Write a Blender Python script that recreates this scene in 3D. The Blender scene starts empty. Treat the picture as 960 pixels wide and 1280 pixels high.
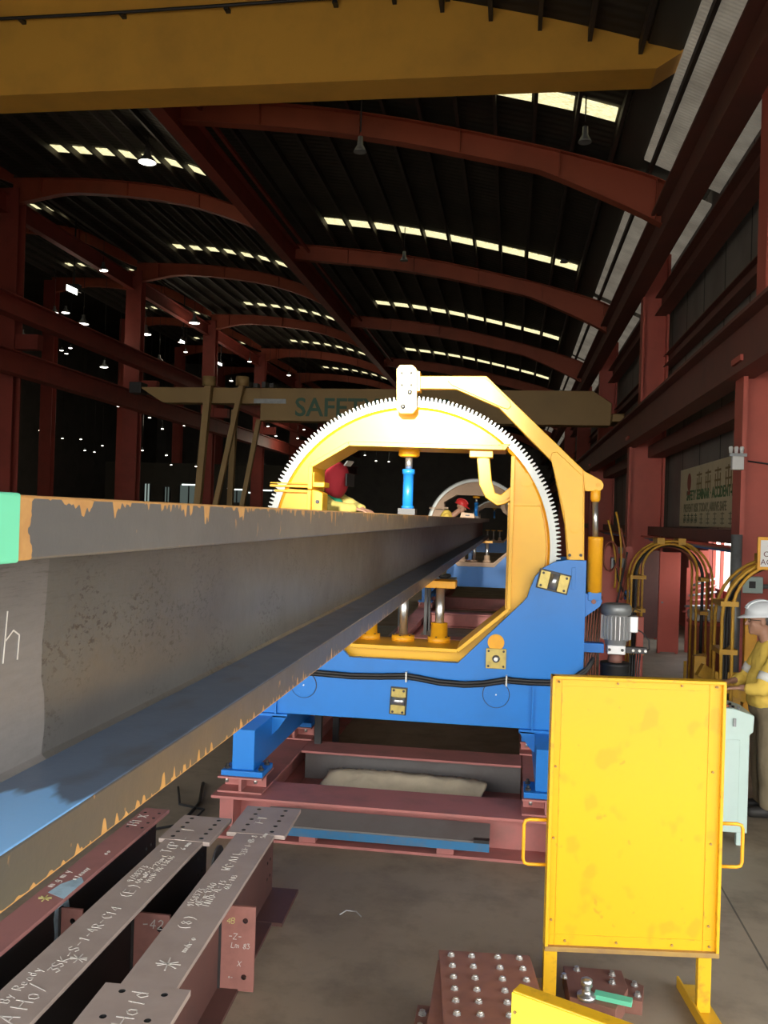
import bpy, bmesh, math, random
from mathutils import Vector, Matrix
random.seed(7)
SC = bpy.context.scene
COL = SC.collection
PI = math.pi

# ------------------------------------------------------------------ camera frame (960 x 1280, focal 1100 px)
F = 1100.0
EYE = Vector((0, 0, 2.4))
_d = Vector((640.0 - 480, 650.0 - 640, F)).normalized()
_u = Vector((math.sin(.03), -math.cos(.03), 0)); _u = (_u - _d * _u.dot(_d)).normalized()
_x = _d.cross(_u)
if _x.x < 0: _x = -_x
MC = Matrix((_x, _d, _u))          # camera axes (right, down, forward) -> world

def at(px, py, X=None, Y=None, Z=None):
    """a place of the hall, measured off the photograph, on a known plane"""
    v = MC @ Vector((px - 480, py - 640, F))
    if X is not None: t = (X - EYE.x) / v.x
    elif Y is not None: t = (Y - EYE.y) / v.y
    else: t = (Z - EYE.z) / v.z
    return EYE + v * t

cam_data = bpy.data.cameras.new('camera')
cam = bpy.data.objects.new('camera', cam_data); COL.objects.link(cam)
cam_data.sensor_fit = 'VERTICAL'; cam_data.sensor_height = 36.0
cam_data.lens = F / 1280 * 36.0
cam_data.clip_end = 400; cam_data.clip_start = .05
xa, ya, za = MC @ Vector((1, 0, 0)), MC @ Vector((0, -1, 0)), MC @ Vector((0, 0, -1))
m4 = Matrix((xa, ya, za)).transposed().to_4x4(); m4.translation = EYE
cam.matrix_world = m4
SC.camera = cam
SC.view_settings.view_transform = 'Standard'
SC.view_settings.look = 'None'
SC.view_settings.gamma = 1
SC.view_settings.use_curve_mapping = False
SC.cycles.use_denoising = True
SC.cycles.max_bounces = 8
SC.cycles.diffuse_bounces = 4
SC.cycles.sample_clamp_indirect = 6

# ------------------------------------------------------------------ materials
def srgb(r, g, b):
    f = lambda c: (c / 255 / 12.92) if c / 255 <= .04045 else ((c / 255 + .055) / 1.055) ** 2.4
    return (f(r), f(g), f(b))

class NT:
    def __init__(s, name):
        s.m = bpy.data.materials.new(name); s.m.use_nodes = True
        s.t = s.m.node_tree; s.b = s.t.nodes['Principled BSDF']; s.out = s.t.nodes['Material Output']
    def n(s, typ, **kw):
        nd = s.t.nodes.new(typ)
        for k, v in kw.items(): setattr(nd, k, v)
        return nd
    def l(s, a, b): s.t.links.new(a, b)
    def val(s, sock, v):
        if hasattr(v, 'node'): s.l(v, sock)
        else: sock.default_value = v
    def math(s, op, a, b=0.0, c=0.0, clamp=False):
        nd = s.n('ShaderNodeMath', operation=op, use_clamp=clamp)
        s.val(nd.inputs[0], a); s.val(nd.inputs[1], b)
        if len(nd.inputs) > 2: s.val(nd.inputs[2], c)
        return nd.outputs[0]
    def co(s, kind='Object', scale=(1, 1, 1), rot=(0, 0, 0), loc=(0, 0, 0)):
        tc = s.n('ShaderNodeTexCoord'); mp = s.n('ShaderNodeMapping')
        mp.inputs['Scale'].default_value = scale; mp.inputs['Rotation'].default_value = rot; mp.inputs['Location'].default_value = loc
        s.l(tc.outputs[kind], mp.inputs['Vector']); return mp.outputs[0]
    def noise(s, vec, scale=5, detail=4, rough=.55, dist=0):
        nd = s.n('ShaderNodeTexNoise'); s.l(vec, nd.inputs['Vector'])
        nd.inputs['Scale'].default_value = scale; nd.inputs['Detail'].default_value = detail
        nd.inputs['Roughness'].default_value = rough; nd.inputs['Distortion'].default_value = dist
        return nd.outputs['Fac']
    def ramp(s, fac, a, b, ca=(0, 0, 0), cb=(1, 1, 1)):
        nd = s.n('ShaderNodeValToRGB'); s.val(nd.inputs[0], fac)
        e = nd.color_ramp.elements
        e[0].position = a; e[0].color = (*ca, 1); e[1].position = b; e[1].color = (*cb, 1)
        return nd.outputs[0]
    def mix(s, fac, a, b, blend='MIX'):
        nd = s.n('ShaderNodeMix', data_type='RGBA', blend_type=blend)
        s.val(nd.inputs[0], fac)
        for i, v in ((6, a), (7, b)):
            if hasattr(v, 'node'): s.l(v, nd.inputs[i])
            else: nd.inputs[i].default_value = (*v, 1) if len(v) == 3 else v
        return nd.outputs[2]
    def bump(s, h, strength=.2, dist=.01):
        nd = s.n('ShaderNodeBump'); s.l(h, nd.inputs['Height'])
        nd.inputs['Strength'].default_value = strength; nd.inputs['Distance'].default_value = dist
        s.l(nd.outputs[0], s.b.inputs['Normal'])
    def set(s, **kw):
        for k, v in kw.items():
            k = {'col': 'Base Color', 'rough': 'Roughness', 'metal': 'Metallic', 'spec': 'Specular IOR Level', 'emit': 'Emission Color', 'es': 'Emission Strength', 'coat': 'Coat Weight'}.get(k, k)
            if isinstance(v, tuple) and len(v) == 3: v = (*v, 1)
            s.val(s.b.inputs[k], v)
        return s.m

def paint(name, c, dirt=None, rough=.45, metal=0, scale=3.0, amt=.5, bump=.05, lo=.45, hi=.75, spec=.5):
    t = NT(name); v = t.co()
    dirt = dirt or tuple(x * .6 for x in c)
    f = t.ramp(t.noise(v, scale, 6, .6), lo, hi)
    f2 = t.math('MULTIPLY', f, amt)
    t.set(col=t.mix(f2, c, dirt), rough=rough, metal=metal, spec=spec)
    if bump: t.bump(t.noise(v, 60, 3), bump, .004)
    return t.m

def plain(name, c, rough=.5, metal=0, spec=.5):
    t = NT(name); v = t.co()
    t.set(col=t.mix(t.math('MULTIPLY', t.noise(v, 12, 3), .35), c, tuple(x * .75 for x in c)), rough=rough, metal=metal, spec=spec)
    return t.m

def glow(name, c, s):
    t = NT(name); t.set(col=(0, 0, 0), emit=c, es=s, rough=1.0); return t.m

MAT = {}
MAT['yellow'] = paint('machine yellow paint', (.87, .475, .022), (.72, .36, .018), .38, scale=2.2, amt=.35)
MAT['yellow_fit'] = paint('orange yellow fitting paint', (.85, .40, .012), (.5, .2, .01), .42, scale=8, amt=.3)
MAT['blue'] = paint('machine blue paint', (.011, .19, .62), (.015, .13, .40), .36, scale=2.5, amt=.4)
MAT['red_oxide'] = paint('red oxide primer', (.46, .165, .15), (.27, .13, .115), .62, scale=4, amt=.75)
MAT['red_steel'] = paint('red structural paint', (.34, .062, .045), (.16, .04, .032), .55, scale=1.2, amt=.6)
MAT['red_dull'] = paint('dusty brown red girder paint', (.20, .075, .056), (.13, .065, .052), .6, scale=1.2, amt=.7)
MAT['red_arch'] = paint('orange red girder paint', (.40, .085, .042), (.22, .05, .03), .55, scale=.8, amt=.6)
MAT['red_column'] = paint('red column paint', (.58, .125, .09), (.38, .09, .065), .5, scale=1.5, amt=.5)
MAT['crane_far'] = paint('hazed far crane yellow', (.33, .215, .085), (.24, .16, .07), .6, scale=.8, amt=.6)  # crane yellow darkened and greyed, haze put into the colour
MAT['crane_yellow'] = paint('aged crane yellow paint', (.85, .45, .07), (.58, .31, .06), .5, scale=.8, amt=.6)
MAT['gantry_yellow'] = paint('hoop yellow paint', (.66, .36, .03), (.3, .15, .03), .5, scale=9, amt=.6)
MAT['steel'] = plain('bright machined steel', (.62, .64, .65), .28, .9)
MAT['gear'] = plain('zinc grey gear steel', (.40, .42, .41), .40, .45)
MAT['bolt'] = plain('galvanised bolt', (.60, .60, .58), .32, .8)
MAT['dark_steel'] = plain('dark steel', (.05, .05, .052), .45, .5)
MAT['brass'] = paint('brass bearing plate', (.48, .38, .12), (.26, .2, .09), .4, .6, scale=20, amt=.6)
MAT['black'] = plain('black rubber', (.012, .012, .013), .5)
MAT['mint'] = plain('pale mint enamel', (.60, .77, .72), .4)
MAT['white'] = plain('white enamel', (.78, .79, .78), .45)
MAT['chalk'] = plain('white chalk', (.62, .58, .54), .95)
MAT['chalk_y'] = plain('yellow chalk', (.62, .56, .22), .95)
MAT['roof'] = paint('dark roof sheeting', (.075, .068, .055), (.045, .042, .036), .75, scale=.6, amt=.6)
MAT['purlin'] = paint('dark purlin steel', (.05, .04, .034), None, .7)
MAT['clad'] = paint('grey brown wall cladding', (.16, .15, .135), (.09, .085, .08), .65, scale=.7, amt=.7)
MAT['galv'] = paint('dull galvanised steel', (.30, .32, .33), (.16, .17, .18), .45, .4, scale=6, amt=.6)
MAT['green'] = plain('green overalls cloth', (.02, .30, .16), .9)
MAT['rust_plate'] = paint('rust brown primer plate', (.26, .115, .085), (.15, .07, .055), .55, .1, scale=7, amt=.7)
MAT['alu'] = plain('cast aluminium', (.66, .67, .68), .34, .6)

# ------------------------------------------------------------------ mesh builder
class MB:
    def __init__(s): s.v = []; s.f = []; s.sm = []; s.dark = set()
    def add(s, vs, fs, smooth=False):
        o = len(s.v); s.v += [tuple(v) for v in vs]
        for f in fs: s.f.append(tuple(i + o for i in f)); s.sm.append(smooth)
        return s
    def box(s, x0, x1, y0, y1, z0, z1):
        if x0 > x1: x0, x1 = x1, x0
        if y0 > y1: y0, y1 = y1, y0
        if z0 > z1: z0, z1 = z1, z0
        vs = [(x0, y0, z0), (x1, y0, z0), (x1, y1, z0), (x0, y1, z0), (x0, y0, z1), (x1, y0, z1), (x1, y1, z1), (x0, y1, z1)]
        return s.add(vs, [(0, 3, 2, 1), (4, 5, 6, 7), (0, 1, 5, 4), (1, 2, 6, 5), (2, 3, 7, 6), (3, 0, 4, 7)])
    def bar(s, p0, p1, w, h, up=(0, 0, 1)):
        """rectangular bar from p0 to p1, w across, h along 'up'"""
        p0, p1 = Vector(p0), Vector(p1); d = (p1 - p0).normalized(); up = Vector(up)
        a = d.cross(up)
        if a.length < 1e-4: a = d.cross(Vector((1, 0, 0)))
        a.normalize(); u = a.cross(d).normalized(); vs = []
        for p in (p0, p1):
            for i, j in ((-1, -1), (1, -1), (1, 1), (-1, 1)): vs.append(p + a * (w / 2 * i) + u * (h / 2 * j))
        return s.add(vs, [(3, 2, 1, 0), (4, 5, 6, 7), (0, 1, 5, 4), (1, 2, 6, 5), (2, 3, 7, 6), (3, 0, 4, 7)])
    def prism(s, pts, axis, a0, a1):
        """pts: 2-D outline; axis 'Y': (x,z); 'X': (y,z); 'Z': (x,y)"""
        def p3(p, a): return {'Y': (p[0], a, p[1]), 'X': (a, p[0], p[1]), 'Z': (p[0], p[1], a)}[axis]
        n = len(pts)
        area = sum(pts[i][0] * pts[(i + 1) % n][1] - pts[(i + 1) % n][0] * pts[i][1] for i in range(n))
        pts = list(pts) if area > 0 else list(pts)[::-1]
        vs = [p3(p, a0) for p in pts] + [p3(p, a1) for p in pts]
        fs = [tuple(range(n)), tuple(range(2 * n - 1, n - 1, -1))]
        for i in range(n): fs.append((i, i + n, (i + 1) % n + n, (i + 1) % n))
        return s.add(vs, fs)
    def ring(s, c, d, r, n):
        d = Vector(d).normalized(); a = d.cross(Vector((0, 0, 1)))
        if a.length < 1e-3: a = d.cross(Vector((1, 0, 0)))
        a.normalize(); b = d.cross(a)
        return [Vector(c) + a * (r * math.cos(2 * PI * i / n)) + b * (r * math.sin(2 * PI * i / n)) for i in range(n)]
    def lathe(s, p0, d, prof, n=20, smooth=True, caps=True):
        """prof: list of (distance along d, radius)"""
        d = Vector(d).normalized(); p0 = Vector(p0); vs = []; fs = []
        for t, r in prof: vs += s.ring(p0 + d * t, d, max(r, 1e-4), n)
        for k in range(len(prof) - 1):
            for i in range(n):
                fs.append((k * n + i, k * n + (i + 1) % n, (k + 1) * n + (i + 1) % n, (k + 1) * n + i))
        s.add(vs, fs, smooth)
        if caps:
            o = len(s.v) - len(vs); m = (len(prof) - 1) * n
            s.f.append(tuple(o + i for i in range(n))[::-1]); s.sm.append(False)
            s.f.append(tuple(o + m + i for i in range(n))); s.sm.append(False)
        return s
    def cyl(s, p0, p1, r, n=16, r2=None):
        p0, p1 = Vector(p0), Vector(p1)
        return s.lathe(p0, p1 - p0, [(0, r), ((p1 - p0).length, r if r2 is None else r2)], n)
    def tube(s, pts, r, n=8, closed=False):
        pts = [Vector(p) for p in pts]; m = len(pts); vs = []; fs = []
        nrm = None
        for i, p in enumerate(pts):
            if closed: t = pts[(i + 1) % m] - pts[i - 1]
            else: t = pts[min(i + 1, m - 1)] - pts[max(i - 1, 0)]
            t.normalize()
            if nrm is None:
                nrm = t.cross(Vector((0, 0, 1)))
                if nrm.length < 1e-3: nrm = t.cross(Vector((1, 0, 0)))
            nrm = (nrm - t * nrm.dot(t)).normalized(); b = t.cross(nrm)
            for k in range(n):
                a = 2 * PI * k / n; vs.append(p + nrm * (r * math.cos(a)) + b * (r * math.sin(a)))
        for i in range(m if closed else m - 1):
            j = (i + 1) % m
            for k in range(n): fs.append((i * n + k, i * n + (k + 1) % n, j * n + (k + 1) % n, j * n + k))
        s.add(vs, fs, True)
        if not closed:
            o = len(s.v) - len(vs)
            s.f.append(tuple(o + k for k in range(n))[::-1]); s.sm.append(False)
            s.f.append(tuple(o + (m - 1) * n + k for k in range(n))); s.sm.append(False)
        return s
    def ibeam(s, p0, p1, w, h, tf, tw, up=(0, 0, 1)):
        """I section; the axis p0-p1 runs through the section's middle"""
        p0, p1, u = Vector(p0), Vector(p1), Vector(up)
        o = u * (h / 2 - tf / 2)
        s.bar(p0 + o, p1 + o, w, tf, up); s.bar(p0 - o, p1 - o, w, tf, up); s.bar(p0, p1, tw, h - 2 * tf, up)
        return s
    def plate(s, outline, holes, to3, t0, t1):
        """flat plate with real holes. outline: 2-D loop, holes: [(x,y,r)], to3(x,y,t) -> 3-D"""
        bm = bmesh.new(); loops = [list(outline)]
        n = len(outline)
        for hh in holes:
            if len(hh) != 3: loops.append(list(hh)); continue
            hx, hy, hr = hh
            loops.append([(hx + hr * math.cos(2 * PI * k / 12), hy + hr * math.sin(2 * PI * k / 12)) for k in range(12)])
        es = []
        for lp in loops:
            vv = [bm.verts.new((p[0], p[1], 0)) for p in lp]
            for i in range(len(vv)): es.append(bm.edges.new((vv[i], vv[(i + 1) % len(vv)])))
        bmesh.ops.triangle_fill(bm, edges=es, use_beauty=True, use_dissolve=False, normal=(0, 0, 1))
        bm.verts.index_update()
        P2 = [(v.co.x, v.co.y) for v in bm.verts]; F2 = [[v.index for v in f.verts] for f in bm.faces]
        flip = [sum(P2[f[i]][0] * P2[f[(i + 1) % 3]][1] - P2[f[(i + 1) % 3]][0] * P2[f[i]][1] for i in range(3)) < 0 for f in F2]
        k = len(P2); vs = [to3(x, y, t0) for x, y in P2] + [to3(x, y, t1) for x, y in P2]; fs = []
        for f, fl in zip(F2, flip):
            g = f[::-1] if fl else f
            fs.append(tuple(i + k for i in g)); fs.append(tuple(g[::-1]))
        o = 0; base = len(s.f)
        for li, lp in enumerate(loops):
            q = len(lp)
            for i in range(q):
                if li: s.dark.add(base + len(fs))
                fs.append((o + i, o + (i + 1) % q, o + (i + 1) % q + k, o + i + k))
            o += q
        bm.free(); return s.add(vs, fs)
    def build(s, name, mat, parent=None, bevel=0, seg=2, origin=None, fix=True):
        me = bpy.data.meshes.new(name)
        org = Vector(origin) if origin is not None else Vector((0, 0, 0))
        if parent is not None and origin is None:
            org = Vector(parent['_o'])
        me.from_pydata([tuple(Vector(v) - org) for v in s.v], [], s.f); me.update()
        for p, sm in zip(me.polygons, s.sm): p.use_smooth = sm
        if fix:
            bm = bmesh.new(); bm.from_mesh(me); bmesh.ops.recalc_face_normals(bm, faces=bm.faces); bm.to_mesh(me); bm.free()
        me.materials.append(MAT[mat] if isinstance(mat, str) else mat)
        if s.dark:      # hole walls coloured black to stand in for the shade inside
            me.materials.append(MAT['black'])
            for i in s.dark: me.polygons[i].material_index = 1
        o = bpy.data.objects.new(name, me); COL.objects.link(o)
        o['_o'] = list(org)
        if parent is not None:
            o.parent = parent; o.location = org - Vector(parent['_o'])
        else: o.location = org
        if bevel:
            b = o.modifiers.new('bevel', 'BEVEL'); b.width = bevel; b.segments = seg; b.limit_method = 'ANGLE'; b.angle_limit = math.radians(40); b.harden_normals = False
        return o

def tag(o, label, cat, group=None, kind=None):
    o['label'] = label; o['category'] = cat
    if group: o['group'] = group
    if kind: o['kind'] = kind
    return o

def thing(name, loc, label, cat, group=None, kind=None):
    o = bpy.data.objects.new(name, None); COL.objects.link(o)
    o.location = loc; o['_o'] = list(loc); o.empty_display_size = .2
    return tag(o, label, cat, group, kind)

def solo(mb, name, mat, label, cat, group=None, kind=None, bevel=0, origin=None):
    if origin is None:
        xs = [v[0] for v in mb.v]; ys = [v[1] for v in mb.v]; zs = [v[2] for v in mb.v]
        origin = ((min(xs) + max(xs)) / 2, (min(ys) + max(ys)) / 2, min(zs))
    return tag(mb.build(name, mat, None, bevel, origin=origin), label, cat, group, kind)

def copy_tree(o, parent=None):
    c = o.copy(); COL.objects.link(c)
    if parent is not None: c.parent = parent
    for ch in list(o.children): copy_tree(ch, c)
    return c

def part_label(o, l): o['label'] = l; return o

ORD = ['nearest', 'second', 'third', 'fourth', 'fifth', 'sixth', 'seventh', 'eighth', 'ninth', 'tenth', 'eleventh', 'twelfth', 'thirteenth']

# ------------------------------------------------------------------ hand-drawn stroke letters (chalk)
GL = {
 'A': [[(0,0),(2,6),(4,0)],[(.8,2.2),(3.2,2.2)]], 'B': [[(0,0),(0,6),(2.6,6),(3.2,4.6),(2.4,3.2),(0,3.1)],[(2.4,3.2),(3.8,1.6),(2.6,0),(0,0)]],
 'C': [[(3.8,5),(2.4,6),(.8,5),(0,3),(.8,1),(2.4,0),(3.8,1)]], 'D': [[(0,0),(0,6),(2.2,5.8),(3.8,3.6),(3.2,1),(0,0)]],
 'E': [[(3.6,6),(0,6),(0,0),(3.6,0)],[(0,3),(2.8,3)]], 'F': [[(3.6,6),(0,6),(0,0)],[(0,3.2),(2.8,3.2)]],
 'G': [[(3.8,5.2),(2,6),(.3,4.4),(.2,1.6),(2,0),(3.8,1.2),(3.8,2.8),(2.2,2.8)]], 'H': [[(0,0),(0,6)],[(4,0),(4,6)],[(0,3),(4,3.2)]],
 'I': [[(2,0),(2,6)]], 'K': [[(0,0),(0,6)],[(3.8,6),(0,2.8),(4,0)]], 'L': [[(0,6),(0,0),(3.4,0)]],
 'M': [[(0,0),(.4,6),(2,2),(3.6,6),(4,0)]], 'N': [[(0,0),(0,6),(4,0),(4,6)]], 'O': [[(2,6),(.4,5),(0,3),(.5,.8),(2,0),(3.5,.9),(4,3),(3.4,5.2),(2,6)]],
 'P': [[(0,0),(0,6),(2.6,6),(3.6,4.6),(2.4,3),(0,3)]], 'R': [[(0,0),(0,6),(2.6,6),(3.6,4.6),(2.4,3),(0,3)],[(1.6,3),(3.8,0)]],
 'S': [[(3.6,5.2),(2,6),(.4,4.8),(1,3.4),(3,2.6),(3.6,1.2),(2,0),(.2,.8)]], 'T': [[(0,6),(4,6)],[(2,6),(2,0)]],
 'U': [[(0,6),(.1,1.4),(2,0),(3.9,1.4),(4,6)]], 'W': [[(0,6),(1,0),(2,4),(3,0),(4,6)]], 'X': [[(0,0),(4,6)],[(0,6),(4,0)]],
 'Y': [[(0,6),(2,3),(4,6)],[(2,3),(1.6,0)]], 'Z': [[(0,6),(4,6),(0,0),(4,0)]],
 '0': [[(2,6),(.4,4.6),(.4,1.4),(2,0),(3.6,1.4),(3.6,4.6),(2,6)]], '1': [[(1.2,4.8),(2.2,6),(2,0)]],
 '2': [[(.2,4.8),(1.6,6),(3.4,5),(3,3.2),(.2,0),(3.8,.1)]], '3': [[(.3,5.6),(3.2,5.6),(1.6,3.4),(3.6,2.2),(2.4,0),(.2,.6)]],
 '4': [[(2.8,0),(3,6),(.2,2),(4,2.2)]], '5': [[(3.6,6),(.8,6),(.5,3.4),(2.8,3.6),(3.6,1.8),(2.2,0),(.2,.5)]],
 '6': [[(3.2,6),(1,3.6),(.4,1.4),(1.8,0),(3.4,1.2),(2.6,2.8),(.6,2)]], '7': [[(.2,6),(3.8,6),(1.4,0)]],
 '8': [[(2,3.2),(.6,4.6),(2,6),(3.4,4.6),(2,3.2),(.2,1.6),(2,0),(3.8,1.6),(2,3.2)]], '9': [[(3.4,4.6),(2,6),(.5,4.6),(1.8,3.2),(3.4,4.4),(2.6,0)]],
 '-': [[(.4,3),(3.4,3.1)]], '/': [[(.4,-.6),(3.6,6.6)]], '*': [[(0,3),(8,3.4)],[(2,0),(6,6.6)],[(6,0),(2.4,6.6)],[(4.4,-1),(4,7.4)]],
 '(': [[(3,7),(1.2,5),(1,2),(2.6,-.4)]], ')': [[(1,7),(2.8,5),(3,2),(1.4,-.4)]], '=': [[(.4,2),(3.4,2)],[(.4,4),(3.4,4.1)]],
 'o': [[(2,3.6),(.6,2.6),(.6,.8),(2,0),(3.4,.9),(3.4,2.7),(2,3.6)]], 'l': [[(2,6),(1.8,0)]], 'd': [[(3.4,0),(3.4,6)],[(3.4,2.8),(1.8,3.6),(.6,1.8),(1.8,0),(3.4,.8)]],
 'n': [[(.4,0),(.4,3.6)],[(.4,2.4),(2,3.6),(3.2,2.6),(3.3,0)]], 'h': [[(.4,0),(.4,6)],[(.4,2.4),(2,3.6),(3.2,2.6),(3.3,0)]], 'y': [[(.4,3.6),(1.8,.6)],[(3.4,3.6),(1.2,-2)]],
 'm': [[(0,0),(0,3.6),(1.2,3.6),(2,2.4),(2,0)],[(2,2.4),(3,3.6),(4,2.6),(4,0)]], 'e': [[(.6,1.8),(3.4,2),(2.6,3.6),(.8,2.8),(.6,.8),(2,0),(3.4,.6)]], 'a': [[(3.4,3.4),(1.4,3.4),(.5,1.4),(1.6,0),(3.2,1),(3.4,3.4),(3.6,0)]],
 'g': [[(3.4,3.4),(1.4,3.4),(.5,1.6),(1.8,.4),(3.3,1.4),(3.4,3.4),(3.2,-1.6),(.8,-2)]],
}
def chalk(text, org, ux, uy, h, wid, nrm, rnd=random):
    """strokes laid as thin ribbons of chalk on a surface: org corner, ux reading direction, uy letter-up, h letter height"""
    mb = MB(); org, ux, uy, nrm = Vector(org), Vector(ux).normalized(), Vector(uy).normalized(), Vector(nrm).normalized()
    k = h / 6; x = 0
    for ch in text:
        if ch == ' ': x += 3.4; continue
        g = GL.get(ch) or GL.get(ch.upper())
        if g is None: x += 3; continue
        jx, jy, rot = rnd.uniform(-.3, .3), rnd.uniform(-.5, .5), rnd.uniform(-.12, .12)
        for st in g:
            pts = []
            for (a, b) in st:
                a, b = a + rnd.uniform(-.18, .18), b + rnd.uniform(-.18, .18)
                a, b = a * math.cos(rot) - b * math.sin(rot) + .12 * b, a * math.sin(rot) + b * math.cos(rot)
                pts.append(org + ux * ((x + a + jx) * k) + uy * ((b + jy) * k) + nrm * .0012)
            for p, q in zip(pts, pts[1:]):
                if (q - p).length > 1e-5: mb.bar(p, q, wid * rnd.uniform(.75, 1.2), .0016, nrm)
        x += (9.5 if ch == '*' else 5.2)
    return mb

def text_mesh(body, size, mat, name, parent, loc, ux, uy, extrude=.002, bold=0.0, align='LEFT'):
    """printed lettering as a mesh part lying on a surface"""
    cu = bpy.data.curves.new('tmp', 'FONT'); cu.body = body; cu.size = size; cu.extrude = extrude; cu.offset = bold; cu.align_x = align; cu.resolution_u = 3
    tmp = bpy.data.objects.new('tmp', cu); COL.objects.link(tmp)
    dg = bpy.context.evaluated_depsgraph_get(); me = bpy.data.meshes.new_from_object(tmp.evaluated_get(dg))
    bpy.data.objects.remove(tmp); bpy.data.curves.remove(cu)
    ux, uy = Vector(ux).normalized(), Vector(uy).normalized(); nz = ux.cross(uy)
    R = Matrix((ux, uy, nz)).transposed().to_4x4()
    R.translation = Vector(loc) - Vector(parent['_o'])
    me.transform(R); me.name = name; me.materials.clear(); me.materials.append(MAT[mat] if isinstance(mat, str) else mat)
    o = bpy.data.objects.new(name, me); COL.objects.link(o); o.parent = parent; o['_o'] = list(parent['_o'])
    return o
# ================================================================== the hall
def structure(mb, name, mat, label, cat, bevel=0, origin=None):
    return solo(mb, name, mat, label, cat, kind='structure', bevel=bevel, origin=origin)

# floor: stained concrete
t = NT('stained concrete floor'); v = t.co()
n1 = t.noise(v, .35, 6, .6, .4); n2 = t.noise(v, 2.2, 8, .65); n3 = t.noise(v, 14, 5, .6)
c = t.mix(t.ramp(n1, .35, .68), (.40, .315, .225), (.235, .185, .135))
c = t.mix(t.math('MULTIPLY', t.ramp(n2, .48, .70), .6), c, (.13, .105, .082))
c = t.mix(t.math('MULTIPLY', t.ramp(n3, .55, .75), .25), c, (.20, .175, .14))
sep = t.n('ShaderNodeSeparateXYZ'); t.l(v, sep.inputs[0])
jx = t.math('LESS_THAN', t.math('ABSOLUTE', t.math('SUBTRACT', t.math('FRACT', t.math('MULTIPLY', t.math('ADD', sep.outputs[0], 1.05), .2)), .5)), .0012)
c = t.mix(t.math('MULTIPLY', jx, .7), c, (.03, .026, .022))
t.set(col=c, rough=t.math('ADD', .55, t.math('MULTIPLY', n2, .25))); t.bump(n3, .12, .01)
MAT['floor'] = t.m
structure(MB().box(-60, 30, -40, 110, -.3, 0), 'floor', 'floor', 'brown stained concrete floor of the workshop hall', 'floor', origin=(0, 0, 0))

# roof profile (x, z of the girder tops), three curved bays stepping up to the left
BAY_A = [(3.3, 9.62), (2.6, 9.95), (.8, 10.5), (-.95, 10.93), (-2.76, 11.33), (-4.6, 11.64), (-6.5, 11.86), (-8.47, 12.05)]
BAY_B = [(-8.47, 12.55), (-9.45, 13.13), (-11.57, 13.89), (-13.73, 14.31), (-16.24, 14.55), (-18.9, 14.62)]
BAY_C = [(-18.9, 15.0), (-19.83, 15.36), (-22.0, 16.36), (-24.17, 16.70), (-26.4, 16.94), (-29.6, 17.0)]
BAY_D = [(-29.6, 17.2), (-31.5, 18.2), (-34, 18.8), (-37, 19.0), (-41, 19.0)]
BAYS = [BAY_A, BAY_B, BAY_C, BAY_D]
Y0, Y1 = -5.0, 97.0
FR = [19.6 + 11 * k for k in range(7)]
def roof_z(x):
    for b in BAYS:
        if b[-1][0] <= x <= b[0][0]:
            for (xa_, za_), (xb_, zb_) in zip(b, b[1:]):
                if xb_ <= x <= xa_: return za_ + (zb_ - za_) * (x - xa_) / (xb_ - xa_)
    return 12
def dense(b, n=5):
    P = b; out = []
    for i in range(len(P) - 1):
        p0 = P[max(i - 1, 0)]; p1, p2 = P[i], P[i + 1]; p3 = P[min(i + 2, len(P) - 1)]
        for k in range(n):
            u = k / n
            out.append(tuple(.5 * (2 * p1[j] + (p2[j] - p0[j]) * u + (2 * p0[j] - 5 * p1[j] + 4 * p2[j] - p3[j]) * u * u + (3 * p1[j] - p0[j] - 3 * p2[j] + p3[j]) * u ** 3) for j in (0, 1)))
    out.append(P[-1]); return out

# corrugated roof sheets, one per bay
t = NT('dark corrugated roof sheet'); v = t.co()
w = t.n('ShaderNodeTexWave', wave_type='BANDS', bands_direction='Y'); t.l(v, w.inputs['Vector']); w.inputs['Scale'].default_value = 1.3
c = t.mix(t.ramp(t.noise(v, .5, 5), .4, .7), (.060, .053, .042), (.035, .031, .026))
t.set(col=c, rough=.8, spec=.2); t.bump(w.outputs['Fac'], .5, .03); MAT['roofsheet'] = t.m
BNAME = ['main bay', 'left bay', 'far left bay', 'outer left bay']
for b, nm in zip(BAYS, BNAME):
    d = dense(b); e = .26
    if b is BAY_A: d = [q for q in d if q[0] <= 2.55]
    poly = [(x, z + e) for x, z in d] + [(x, z + e + .06) for x, z in reversed(d)]
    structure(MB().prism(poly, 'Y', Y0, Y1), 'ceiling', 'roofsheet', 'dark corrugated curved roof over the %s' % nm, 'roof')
# filler strips where the roof steps from bay to bay
for x, z0, z1, nm in ((-8.47, 12.2, 12.9, 'main bay'), (-18.9, 14.8, 15.35, 'left bay'), (-29.6, 17.15, 17.6, 'far left bay')):
    structure(MB().box(x - .04, x + .04, Y0, Y1, z0, z1), 'trim_1', 'roof', 'dark fascia strip on the roof step left of the %s' % nm, 'roof fascia')

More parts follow.
